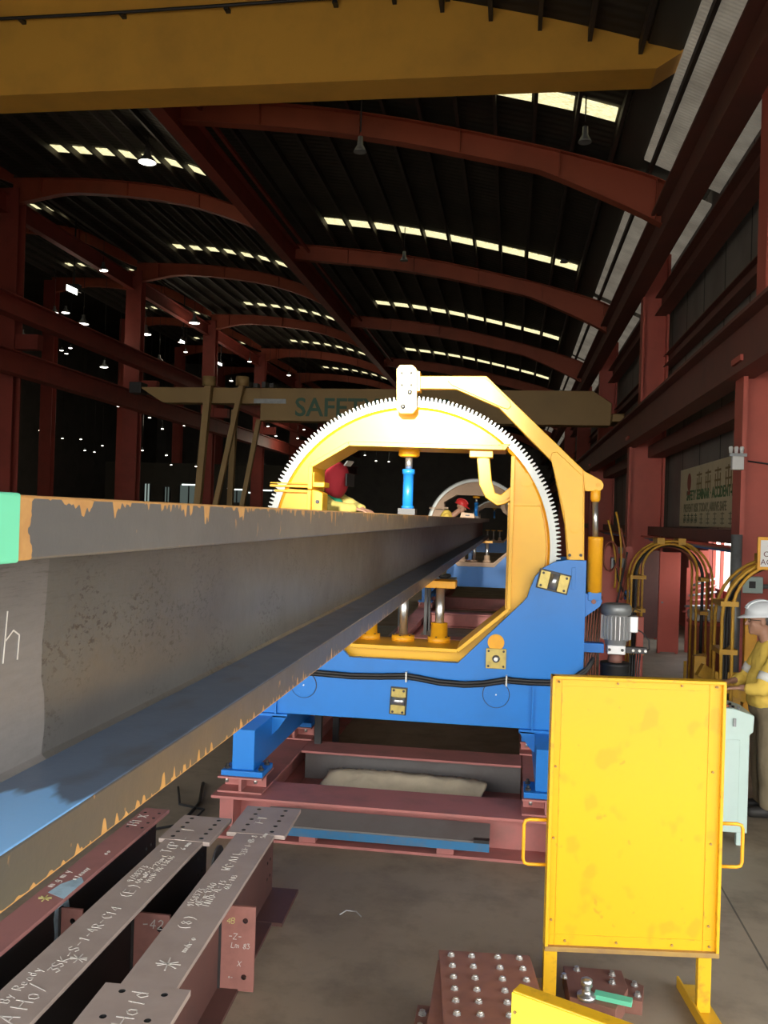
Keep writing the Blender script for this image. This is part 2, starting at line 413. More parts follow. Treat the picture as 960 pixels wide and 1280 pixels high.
# skylight panes let into the roof just ahead of each girder
t = NT('dirty daylight pane'); v = t.co('Object', (1, 1, 1)); 
f = t.ramp(t.noise(t.co('Object', (3, 20, 3)), 3, 5, .75), .36, .56)
t.set(col=(.2, .2, .15), emit=t.mix(f, (.42, .36, .12), (1.0, .92, .56)), es=1.35, rough=.9); MAT['skylight'] = t.m
wn = 0
for k, y in enumerate([17.45, 28.1, 39.1, 50.1, 61.1, 72.1]):
    for bay, (xs, pitch, n), nm in ((0, (1.80, .83, 10), 'main bay'), (1, (-9.55, .83, 8), 'left bay'), (2, (-20.9, .83, 8), 'far left bay')):
        if bay == 2 and k == 0: continue
        mb = MB(); yy = y; y = 18.9 if (bay == 1 and k == 0) else y
        for i in range(n):
            xa1 = xs - i * pitch; xb1 = xa1 - .70
            if bay and i == n - 2 and k == 0: xa1 -= .3
            za1, zb1 = roof_z(xa1) + .235, roof_z(xb1) + .235
            vs = [(xb1, y, zb1), (xa1, y, za1), (xa1, y + .58, za1), (xb1, y + .58, zb1)]
            mb.add(vs + [(a, b_, c_ + .02) for a, b_, c_ in vs], [(0, 1, 2, 3), (7, 6, 5, 4), (0, 4, 5, 1), (1, 5, 6, 2), (2, 6, 7, 3), (3, 7, 4, 0)])
        wn += 1; y = yy
        structure(mb, 'window_%d' % wn, 'skylight', '%s row of bright skylight panes across the %s roof' % (ORD[k], nm), 'skylight')

# purlins running the length of the hall
pn = 0
for b, nm in zip(BAYS[:3], BNAME):
    x = b[0][0] - (1.41 if b is BAY_A else 1.0); i = 0
    x = {0: 1.88, 1: -9.47, 2: -20.82}[BAYS.index(b)] + .83 * (0 if b is not BAY_A else 0)
    xs = [x - .83 * k for k in range(-1, 12) if b[-1][0] + .2 < x - .83 * k < b[0][0] - .2]
    for i, x in enumerate(xs):
        z = roof_z(x)
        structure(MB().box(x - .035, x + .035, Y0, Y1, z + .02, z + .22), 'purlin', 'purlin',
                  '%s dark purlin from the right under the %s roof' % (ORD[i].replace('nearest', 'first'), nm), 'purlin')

# curved I girders
def girder(b, y, mat, label, h=.52, w=.30, haunch=()):
    root = thing('roof_girder', (b[0][0], y, b[0][1] - h), label, 'roof girder', kind='structure')
    d = dense(b, 4); n = len(d)
    dep = []
    for i, (x, z) in enumerate(d):
        hh = h
        for (hx, extra, span) in haunch: hh += extra * max(0, 1 - abs(x - hx) / span)
        dep.append(hh)
    web = MB(); poly = [p for p in d] + [(x, z - dp) for (x, z), dp in reversed(list(zip(d, dep)))]
    web.prism(poly, 'Y', y - .008, y + .008); web.build('web', mat, root)
    tf = MB(); tf.prism([p for p in d] + [(x, z - .02) for x, z in reversed(d)], 'Y', y - w / 2, y + w / 2); tf.build('flange', mat, root)
    bf = MB(); lo = [(x, z - dp) for (x, z), dp in zip(d, dep)]
    bf.prism(lo + [(x, z - .02) for x, z in reversed(lo)], 'Y', y - w / 2, y + w / 2); bf.build('flange', mat, root)
    st = MB()
    for i in range(3, n - 1, 5):
        x, z = d[i]; st.box(x - .008, x + .008, y - w / 2 + .01, y + w / 2 - .01, z - dep[i], z - .02)
    st.build('stiffener', mat, root)
    return root
for k, y in enumerate(FR):
    girder(BAY_A, y, 'red_arch', '%s orange red arched roof girder over the main bay' % ORD[k], haunch=((3.0, .42, 2.6),))
    if k: girder(BAY_B, y, 'red_arch', '%s orange red arched roof girder over the left bay' % ORD[k - 1], haunch=((-18.9, .45, 2.2), (-8.4, .2, 1.2)))
    if k: girder(BAY_C, y, 'red_arch', '%s orange red arched roof girder over the far left bay' % ORD[k - 1], haunch=((-29.6, .45, 2.2),))
# long jack girder carrying the step of the roof
structure(MB().ibeam((-7.95, 15.8, 11.5), (-7.95, 96, 11.5), .32, .75, .03, .02), 'jack_girder', 'red_steel', 'long dark red girder running under the roof step of the main bay', 'girder')
structure(MB().bar((-7.45, 15.8, 11.75), (-7.45, 96, 11.75), .08, .1), 'tie_rail', 'red_steel', 'thin dark rail beside the long girder under the roof step', 'rail')
structure(MB().ibeam((-19.0, 20, 13.6), (-19.0, 96, 13.6), .3, .7, .03, .02), 'jack_girder', 'red_steel', 'long dark red girder along the column heads of the left bay', 'girder')

# columns of the left row
for k, y in enumerate(FR[1:]):
    r = thing('steel_column', (-18.9, y, 0), '%s tall red column of the row left of the long beam' % ORD[k], 'column', kind='structure')
    MB().ibeam((-18.9, y, 0), (-18.9, y, 14.2), .8, .55, .05, .03, (0, 1, 0)).build('shaft', 'red_steel', r)
    MB().box(-19.4, -18.4, y - .45, y + .45, 0, .06).build('base_plate', 'red_steel', r)
    MB().box(-18.5, -17.6, y - .2, y + .2, 8.2, 8.75).build('bracket', 'red_steel', r)
# second row farther left
for k, y in enumerate(FR[1:]):
    structure(MB().ibeam((-29.6, y, 0), (-29.6, y, 16.8), .8, .55, .05, .03, (0, 1, 0)), 'steel_column', 'red_steel', '%s red column of the outermost left row' % ORD[k], 'column')

# crane runways on the left
structure(MB().ibeam((-16.9, 8, 9.1), (-16.9, 96, 9.1), .5, .7, .04, .03), 'crane_runway', 'red_steel', 'red crane runway beam along the left column row', 'runway beam')
structure(MB().ibeam((-17.2, 8, 7.3), (-17.2, 96, 7.3), .5, .8, .04, .03), 'crane_runway', 'red_steel', 'lower dark red runway beam along the left column row', 'runway beam')

# ---------------- right side wall
t = NT('ribbed wall cladding'); v = t.co()
w = t.n('ShaderNodeTexWave', wave_type='BANDS', bands_direction='Y', wave_profile='SAW'); t.l(v, w.inputs['Vector']); w.inputs['Scale'].default_value = .16
c = t.mix(t.ramp(t.noise(v, .8, 5), .4, .7), (.26, .24, .215), (.18, .165, .15))
c = t.mix(t.math('GREATER_THAN', w.outputs['Fac'], .96), c, (.05, .047, .043))
t.set(col=c, rough=.65); MAT['cladding'] = t.m
structure(MB().box(4.1, 4.25, 10.5, Y1, 2.3, 9.75).box(4.1, 4.25, 4.0, 10.5, 0, 9.75).box(4.1, 4.25, Y0, 4.0, 3.4, 9.75), 'wall_right', 'cladding', 'dark grey brown clad wall along the right side', 'wall')
lw = MB()
for a, b_ in ((10.5, 15.6), (19.3, Y1)): lw.box(4.1, 4.22, a, b_, 0, 2.3)
lw.box(4.1, 4.22, 15.6, 19.3, 0, 1.15)
structure(lw, 'wall_right', 'red_steel', 'dark red sheeted foot of the right wall with a bright gap', 'wall')
# pale translucent sheets closing the eave above the right runway
t = NT('pale weathered translucent sheet'); v = t.co()
w = t.n('ShaderNodeTexWave', wave_type='BANDS', bands_direction='Y'); t.l(v, w.inputs['Vector']); w.inputs['Scale'].default_value = 3.2
c = t.mix(t.ramp(t.noise(v, 1.2, 5), .35, .7), (.50, .45, .36), (.32, .28, .22))
t.set(col=c, rough=.7, emit=c, es=.30); t.bump(w.outputs['Fac'], .5, .02); MAT['pale_sheet'] = t.m
for k, (a, b_) in enumerate([(9, 19.2)] + [(FR[i] + .35, FR[i + 1] - .3) for i in range(6)]):
    structure(MB().prism([(2.55, 10.18), (3.5, 9.72), (4.15, 9.4), (4.15, 9.35), (3.5, 9.66), (2.55, 10.12)], 'Y', a, b_), 'window_%d' % (40 + k), 'pale_sheet',
              '%s pale translucent sheet along the eave above the right runway' % ORD[k], 'translucent sheet')
structure(MB().box(2.2, 4.3, Y0, 9, 9.75, 10.2), 'ceiling', 'roof', 'dark roof edge above the near right wall', 'roof')
eg = MB()
structure(MB().prism([(2.0, 10.37), (2.55, 10.215), (4.3, 9.70), (4.3, 9.83), (2.5, 10.36), (2.0, 10.46)], 'Y', 9, Y1), 'ceiling', 'roof', 'dark roof edge over the pale eave sheets', 'roof')

# upper runway girder on the right
r = thing('crane_runway', (3.0, 5, 8.35), 'deep dark red upper runway girder along the right wall', 'runway beam', kind='structure')
MB().box(2.99, 3.03, 2, 96, 8.42, 9.06).build('web', 'red_dull', r)
MB().box(2.78, 3.28, 2, 96, 9.06, 9.12).build('flange', 'red_dull', r)
MB().box(2.86, 3.26, 2, 96, 8.36, 8.42).build('flange', 'red_dull', r)
MB().box(2.98, 3.06, 2, 96, 9.12, 9.24).build('rail', 'dark_steel', r)
structure(MB().ibeam((3.75, 2, 8.15), (3.75, 96, 8.15), .35, .5, .03, .02), 'wall_girt', 'red_dull', 'dark red girt on the right wall below the upper runway', 'girt')
structure(MB().ibeam((3.95, 2, 6.7), (3.95, 96, 6.7), .25, .3, .02, .02), 'wall_girt', 'red_dull', 'dark red girt halfway up the right wall', 'girt')
# lower runway on the right
r = thing('crane_runway', (3.0, 5, 4.4), 'red brown lower runway beam on the right carrying the lettered crane', 'runway beam', kind='structure')
MB().box(2.98, 3.02, 2, 96, 4.46, 5.1).build('web', 'red_dull', r)
MB().box(2.80, 3.22, 2, 96, 5.1, 5.15).build('flange', 'red_dull', r)
MB().box(2.84, 3.18, 2, 96, 4.41, 4.46).build('flange', 'red_dull', r)
MB().box(2.97, 3.04, 2, 96, 5.15, 5.27).build('rail', 'dark_steel', r)
MB().box(3.2, 3.26, 2, 96, 5.15, 5.22).build('conductor_bar', 'dark_steel', r)
structure(MB().box(3.5, 3.9, 4, 96, 4.15, 4.45), 'wall_girt', 'red_dull', 'red brown girt on the right wall behind the lower runway', 'girt')
structure(MB().box(3.55, 4.0, 9, 60, 2.12, 2.34), 'wall_girt', 'red_dull', 'dark red rail along the right wall under the lettered board', 'girt')

# right row of columns
for k, y in enumerate([12.5, 24.0, 35.5, 47.0, 58.5]):
    r = thing('steel_column', (3.4, y, 0), '%s broad red column along the right wall' % ORD[k], 'column', kind='structure')
    MB().box(3.0, 3.06, y - .22, y + .22, 0, 4.75).build('flange', 'red_column', r)
    MB().box(3.06, 3.86, y - .012, y + .012, 0, 4.7).build('web', 'red_column', r)
    MB().box(3.86, 3.92, y - .22, y + .22, 0, 9.6).build('flange', 'red_column', r)
    MB().box(3.3, 3.86, y - .012, y + .012, 4.7, 9.6).build('web', 'red_column', r)
    MB().box(3.24, 3.30, y - .22, y + .22, 4.75, 8.4).build('flange', 'red_column', r)
    MB().box(2.94, 3.4, y - .25, y + .25, 4.62, 4.7).build('cap_plate', 'red_column', r)
    MB().box(2.9, 3.98, y - .3, y + .3, 0, .04).build('base_plate', 'red_column', r)

# end wall, far left wall, windows in the far dark
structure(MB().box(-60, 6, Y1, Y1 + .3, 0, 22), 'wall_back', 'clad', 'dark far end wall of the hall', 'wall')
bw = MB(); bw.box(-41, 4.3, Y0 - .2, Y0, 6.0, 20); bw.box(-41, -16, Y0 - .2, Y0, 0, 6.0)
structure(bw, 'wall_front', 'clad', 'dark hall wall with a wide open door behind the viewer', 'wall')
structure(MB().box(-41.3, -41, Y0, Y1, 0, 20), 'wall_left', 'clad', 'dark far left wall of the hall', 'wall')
for k, (px, py, w_, h_, s_) in enumerate([(184, 616, .55, 1.6, .35), (209, 618, .5, 1.3, .12), (236, 618, 1.7, 1.6, .10), (262, 617, .7, 1.4, .14), (296, 620, 1.4, 1.1, .07)]):
    p = at(px, py, Y=74)
    MAT['pane%d' % k] = glow('dim lit pane %d' % k, (.75, .95, .85), s_)
    root = thing('window_%d' % (60 + k), p, ['bright narrow', 'dim narrow', 'wide greenish', 'small greenish', 'dim broad'][k] + ' lit office window low in the far left dark', 'window', kind='structure')
    MB().box(p.x - w_ / 2, p.x + w_ / 2, 74, 74.04, p.z - h_ / 2, p.z + h_ / 2).build('pane', 'pane%d' % k, root)
    fr = MB()
    for xx in (-w_ / 2, 0, w_ / 2): fr.box(p.x + xx - .05, p.x + xx + .05, 73.92, 74.06, p.z - h_ / 2, p.z + h_ / 2)
    fr.build('frame', 'dark_steel', root)
structure(MB().box(-36, -19.5, 74.06, 74.4, 0, 6.5), 'partition', 'roof', 'dark office partition with lit windows in the far left', 'partition')
MAT['tube'] = glow('fluorescent tube', (.85, 1, .95), 2.0)
for k, (px, py, w_) in enumerate([(236, 606, 1.2), (296, 612, 1.6), (330, 613, 1.4), (315, 616, .6)]):
    p = at(px, py, Y=71)
    r = thing('tube_light', p, ['first', 'second', 'third', 'fourth'][k] + ' from left of the fluorescent tubes in the far left dark', 'tube light', 'fluorescent tubes in the far left')
    MB().cyl((p.x - w_ / 2, p.y, p.z), (p.x + w_ / 2, p.y, p.z), .05, 8).build('tube', 'tube', r)
    MB().box(p.x - w_ / 2 - .05, p.x + w_ / 2 + .05, p.y - .06, p.y + .06, p.z + .05, p.z + .12).build('housing', 'white', r)
    MB().cyl((p.x, p.y, p.z + .12), (p.x, p.y, p.z + 2), .012, 6).build('hanger', 'dark_steel', r)

# high-bay lamps
MAT['lamp'] = glow('lit lamp glass', (1, .96, .82), 7.0)
MAT['lamp_cool'] = glow('lit floodlight glass', (.95, 1, .92), 6.0)
LAMPS = [(184, 203, 26, .32), (286, 66 + 164, 28, .24), (104, 405, 40, .3), (182, 418, 44, .34), (243, 404, 48, .36), (129, 338, 38, .26), (28, 420, 40, .22), (68, 391, 46, .26), (82, 391, 46, .26),
         (130, 459, 52, .3), (199, 451, 52, .26), (227, 428, 55, .26), (232, 440, 58, .26), (276, 455, 60, .26), (312, 452, 55, .26), (289, 476, 60, .26), (361, 469, 58, .26), (77, 438, 52, .24), (88, 435, 50, .22), (83, 442, 56, .24),
         (150, 434, 52, .2), (50, 538, 60, .2), (51, 549, 62, .2), (62, 552, 62, .18), (78, 548, 62, .18), (101, 549, 62, .18), (106, 563, 62, .2), (118, 565, 62, .18), (128, 557, 62, .18),
         (148, 508, 60, .2), (187, 522, 60, .2), (203, 536, 60, .2), (178, 563, 60, .2), (208, 569, 60, .2), (245, 583, 60, .2), (214, 581, 60, .16), (230, 532, 62, .16), (335, 533, 62, .2), (345, 545, 62, .18), (372, 548, 62, .18), (380, 537, 62, .18), (456, 569, 64, .16), (470, 576, 64, .16), (486, 577, 64, .16), (500, 566, 64, .14), (360, 605, 60, .14)]
shade0 = None
for k, (px, py, y, r_) in enumerate(LAMPS):
    r_ *= .9 if k < 12 else .55
    p = at(px, py, Y=y)
    if p.z > 2.4:
        top = roof_z(p.x) + .1
    root = thing('high_bay_lamp', p, 'hanging high bay lamp glowing in the dark roof space of the left bays', 'lamp', 'high bay lamps hung in the left bays')
    sh = MB(); sh.lathe((p.x, p.y, p.z), (0, 0, 1), [(0, r_), (.04, r_ * .98), (r_ * .7, r_ * .45), (r_ * 1.1, r_ * .3), (r_ * 1.6, r_ * .3)], 14); sh.build('shade', 'galv', root)
    MB().lathe((p.x, p.y, p.z - .03), (0, 0, 1), [(0, r_ * .6), (.03, r_ * .93)], 14).build('lens', 'lamp', root)
    hz = min(top, p.z + 8)
    MB().cyl((p.x, p.y, p.z + r_ * 1.5), (p.x, p.y, hz if hz > p.z + r_ * 1.6 else p.z + 1), .012, 6).build('hanger', 'dark_steel', root)
# rectangular floodlights
for k, (px, py, y, s_) in enumerate([(90, 362, 36, .5), (228, 427, 52, .28), (275, 455, 58, .3)]):
    p = at(px, py, Y=y)
    root = thing('flood_light', p, ['largest box floodlight, nearest in the left bay', 'middle box floodlight farther down the left bay', 'farthest small box floodlight of the left bay'][k], 'floodlight')
    MB().prism([(p.x - s_ / 2, p.z + s_ * .45), (p.x - s_ / 2, p.z - .05 * s_), (p.x + s_ / 2, p.z - s_ * .5), (p.x + s_ / 2, p.z + s_ * .02)], 'Y', p.y - .02, p.y).build('glass', 'lamp_cool', root)
    MB().box(p.x - s_ / 2 - .05, p.x + s_ / 2 + .05, p.y, p.y + .3, p.z - s_ * .15, p.z + s_ * .5).build('housing', 'dark_steel', root, .02)
    MB().bar((p.x, p.y + .15, p.z + s_ * .5), (p.x, p.y + .15, roof_z(p.x) + .25), .05, .05).build('bracket', 'dark_steel', root)
# unlit grey high-bay lamps under the main roof
for k, (px, py, y) in enumerate([(450, 190, 17), (731, 178, 17.2), (505, 326, 28), (705, 328, 28)]):
    p = at(px, py, Y=y); root = thing('high_bay_lamp', p, ['unlit grey high bay lamp left under the first main bay girder', 'unlit grey high bay lamp right by the nearest skylight row', 'unlit grey high bay lamp under the second main bay girder', 'unlit grey high bay lamp near the second skylight row end'][k], 'lamp')
    MB().lathe(p, (0, 0, 1), [(0, .13), (.03, .12), (.14, .06), (.3, .05)], 14).build('shade', 'galv', root)
    MB().cyl(p + Vector((0, 0, .4)), (p.x, p.y, roof_z(p.x) + .2), .015, 6).build('hanger', 'dark_steel', root)

# ---------------- near overhead crane girder (yellow) across the top
r = thing('overhead_crane', (-3, 15, 9.92), 'big yellow overhead crane girder crossing the top, nearest of the cranes', 'crane')
GX0 = -17.0
poly = [(GX0, 9.95), (2.13, 9.95), (2.95, 10.47), (2.95, 11.75), (GX0, 11.75)]
MB().prism(poly, 'Y', 15.0, 15.03).build('web_plate', 'crane_yellow', r)
MB().prism(poly, 'Y', 15.55, 15.58).build('web_plate', 'crane_yellow', r)
MB().prism([(GX0, 9.92), (2.14, 9.92), (2.97, 10.44), (2.95, 10.47), (2.13, 9.95), (GX0, 9.95)], 'Y', 14.94, 15.64).build('bottom_plate', 'crane_yellow', r)
MB().box(GX0, 2.95, 14.9, 15.68, 11.75, 11.79).build('top_plate', 'crane_yellow', r)
MB().tube([(GX0 + i * 1.9, 14.84, 11.30 + .03 * math.sin(i)) for i in range(11)], .03, 8).build('conduit', 'dark_steel', r)
for i in range(9):
    x = -15 + i * 1.95
    MB().box(x - .04, x + .04, 14.84, 15.0, 11.24, 11.30).build('conduit_bracket', 'dark_steel', r)
MB().box(3.12, 3.27, 14.9, 15.7, 9.26, 9.85).build('end_carriage', 'crane_yellow', r, .03)

# ---------------- far semi-gantry crane lettered SAFETY FIRST
r = thing('gantry_crane', (-3, 26, 5.2), 'yellow lettered crane with slanted legs crossing behind the ring machine', 'crane')
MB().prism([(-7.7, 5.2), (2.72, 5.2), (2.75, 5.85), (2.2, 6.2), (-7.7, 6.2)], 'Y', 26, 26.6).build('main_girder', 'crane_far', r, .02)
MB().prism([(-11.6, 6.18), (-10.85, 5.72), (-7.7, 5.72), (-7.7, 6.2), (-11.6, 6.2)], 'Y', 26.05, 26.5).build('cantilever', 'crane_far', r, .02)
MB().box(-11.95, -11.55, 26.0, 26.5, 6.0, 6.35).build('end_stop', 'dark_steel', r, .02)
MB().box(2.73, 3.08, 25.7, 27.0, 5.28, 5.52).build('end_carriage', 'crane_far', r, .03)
MAT['letter_green'] = plain('dull green lettering', (.055, .13, .085), .6)
text_mesh('SAFETY FIRST', .78, 'letter_green', 'lettering', r, (-6.62, 25.985, 5.36), (1, 0, 0), (0, 0, 1), .004, .012)
MB().box(-7.9, -6.9, 25.97, 26, 5.72, 5.86).build('name_plate', 'galv', r)
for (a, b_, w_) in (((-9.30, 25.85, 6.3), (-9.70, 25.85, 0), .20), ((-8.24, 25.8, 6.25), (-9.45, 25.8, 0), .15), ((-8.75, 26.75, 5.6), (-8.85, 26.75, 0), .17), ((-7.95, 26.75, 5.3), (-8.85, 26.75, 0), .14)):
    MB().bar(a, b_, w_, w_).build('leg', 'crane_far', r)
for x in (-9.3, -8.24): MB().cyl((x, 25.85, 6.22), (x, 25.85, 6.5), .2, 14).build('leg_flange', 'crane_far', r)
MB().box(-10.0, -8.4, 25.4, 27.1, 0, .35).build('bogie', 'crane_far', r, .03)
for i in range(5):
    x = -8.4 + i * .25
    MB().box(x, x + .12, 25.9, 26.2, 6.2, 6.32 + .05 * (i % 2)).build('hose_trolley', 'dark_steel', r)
# ================================================================== the long heavy H-section steel
BX, BY, BZ = -.81, .90, 1.885
BL = 23.5
def mill(name, base, dark, kind):
    t = NT(name); v = t.co()
    sep = t.n('ShaderNodeSeparateXYZ'); t.l(v, sep.inputs[0]); y, z = sep.outputs[1], sep.outputs[2]
    c = t.mix(t.ramp(t.noise(t.co('Object', (1, .35, 1)), 3.2, 6, .6), .38, .68), base, dark)
    rust = (.62, .35, .12)
    if kind == 'web':
        # fine dark speckles of loose scale, and a scoured pale patch at the near end
        sp = t.ramp(t.noise(t.co('Object', (1, .7, 1.4)), 60, 4, .7), .54, .60)
        zone = t.ramp(t.noise(t.co('Object', (1, .6, 1)), 5.5, 3, .5), .46, .58)
        c = t.mix(t.math('MULTIPLY', t.math('MULTIPLY', sp, zone), .9), c, (.026, .023, .020))
        edge = t.math('ADD', y, t.math('MULTIPLY', t.noise(v, 6, 2), .06))
        near = t.math('LESS_THAN', edge, .56)
        gr = t.mix(t.noise(t.co('Object', (1, 2, 14)), 6, 4, .7), (.20, .19, .19), (.125, .118, .116))
        c = t.mix(t.math('MULTIPLY', near, .85), c, gr)
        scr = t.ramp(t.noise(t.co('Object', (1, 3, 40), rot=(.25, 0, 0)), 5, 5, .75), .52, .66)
        top = t.ramp(z, .27, .43)  # shadow of the top flange, put into the web's colour
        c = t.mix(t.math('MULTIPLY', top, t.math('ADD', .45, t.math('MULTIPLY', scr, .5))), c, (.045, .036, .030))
    else:
        # rust tongues hanging off / climbing the flame-cut edges
        tn = t.ramp(t.noise(t.co('Object', (0, 38, .9)), 1.0, 1.5, .5), .50, .72)
        big = t.ramp(t.noise(t.co('Object', (0, 2.2, 0)), 1.0, 2, .5), .42, .62)
        ln = t.math('ADD', .004, t.math('MULTIPLY', tn, t.math('ADD', .004, t.math('MULTIPLY', big, .05))))
        if kind == 'top': m = t.math('GREATER_THAN', z, t.math('SUBTRACT', .528, ln))
        else: m = t.math('LESS_THAN', z, ln)
        spots = t.ramp(t.noise(t.co('Object', (1, 1.6, 1)), 16, 3, .6), .66, .70)
        m = t.math('MAXIMUM', m, t.math('MULTIPLY', spots, .55))
        rc = t.mix(t.noise(v, 50, 3), rust, (.42, .20, .06))
        c = t.mix(t.math('MULTIPLY', m, .88), c, rc)
        if kind == 'top':
            e = t.math('ADD', y, t.math('MULTIPLY', t.noise(v, 22, 3), .05)); c = t.mix(t.math('MULTIPLY', t.math('LESS_THAN', e, .192), .85), c, rc)
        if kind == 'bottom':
            # blue sky reflection painted into the lower flange's upper face, fading with distance
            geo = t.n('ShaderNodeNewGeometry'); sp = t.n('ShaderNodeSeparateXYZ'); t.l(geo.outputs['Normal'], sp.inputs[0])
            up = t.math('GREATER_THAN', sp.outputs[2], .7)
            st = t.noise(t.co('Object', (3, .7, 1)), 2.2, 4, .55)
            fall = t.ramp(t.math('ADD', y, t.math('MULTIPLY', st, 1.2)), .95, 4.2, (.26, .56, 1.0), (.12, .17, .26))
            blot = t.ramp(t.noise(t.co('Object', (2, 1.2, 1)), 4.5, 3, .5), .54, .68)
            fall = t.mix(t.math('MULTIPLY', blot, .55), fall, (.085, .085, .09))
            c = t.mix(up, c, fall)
    t.set(col=c, rough=t.math('ADD', .27, t.math('MULTIPLY', t.noise(v, 9, 4), .16)), spec=.6)
    t.bump(t.noise(v, 45, 4), .10, .004)
    return t.m
MAT['mill_top'] = mill('mill scale with rust tongues', (.120, .118, .116), (.085, .086, .090), 'top')
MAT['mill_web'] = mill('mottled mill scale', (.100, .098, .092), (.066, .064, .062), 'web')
MAT['mill_bot'] = mill('mill scale with painted sky reflection', (.070, .067, .062), (.052, .055, .062), 'bottom')
MAT['green_paint'] = plain('fresh mint green paint', (.16, .66, .42), .5)
r = thing('steel_beam', (BX, BY, BZ), 'very long heavy grey H-section steel beam lying through the yellow ring machine', 'steel beam')
MB().box(-1.0, -.62, BY, BY + BL, 2.328, 2.413).build('top_flange', 'mill_top', r, .004)
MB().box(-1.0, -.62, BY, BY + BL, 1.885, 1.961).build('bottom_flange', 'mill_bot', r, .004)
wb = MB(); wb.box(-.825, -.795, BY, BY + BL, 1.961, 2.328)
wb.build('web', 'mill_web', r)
fl = MB()
for sx, xw in ((1, -.795), (-1, -.825)):
    for sz, zz in ((1, 1.961), (-1, 2.328)):
        fl.prism([(xw, zz), (xw + sx * .009, zz), (xw + sx * .006, zz + sz * .0025), (xw + sx * .0025, zz + sz * .006), (xw, zz + sz * .009)], 'Y', BY, BY + BL)
fl.build('weld_fillet', 'mill_web', r)
g = MB(); g.box(-1.003, -.6185, BY - .002, 1.043, 2.326, 2.4155)
part_label(g.build('painted_end', 'green_paint', r, .004), 'mint green painted end of the top flange')
c_ = chalk('h', at(2, 826, X=-.795), (0, 1, 0), (0, 0, 1),   .085, .0017, (1, 0, 0)); c_.build('chalk_mark', 'chalk', r)

# ================================================================== ring machines that turn the beam
CX, CZ = -.816, 2.163
def arc(r_, a0, a1, n):
    return [(CX + r_ * math.cos(math.radians(a0 + (a1 - a0) * i / n)), CZ + r_ * math.sin(math.radians(a0 + (a1 - a0) * i / n))) for i in range(n + 1)]
def mir(pts): return [(2 * CX - x, z) for x, z in pts]
def P2(pts, Y): return [(at(a, b, Y=Y).x, at(a, b, Y=Y).z) for a, b in pts]

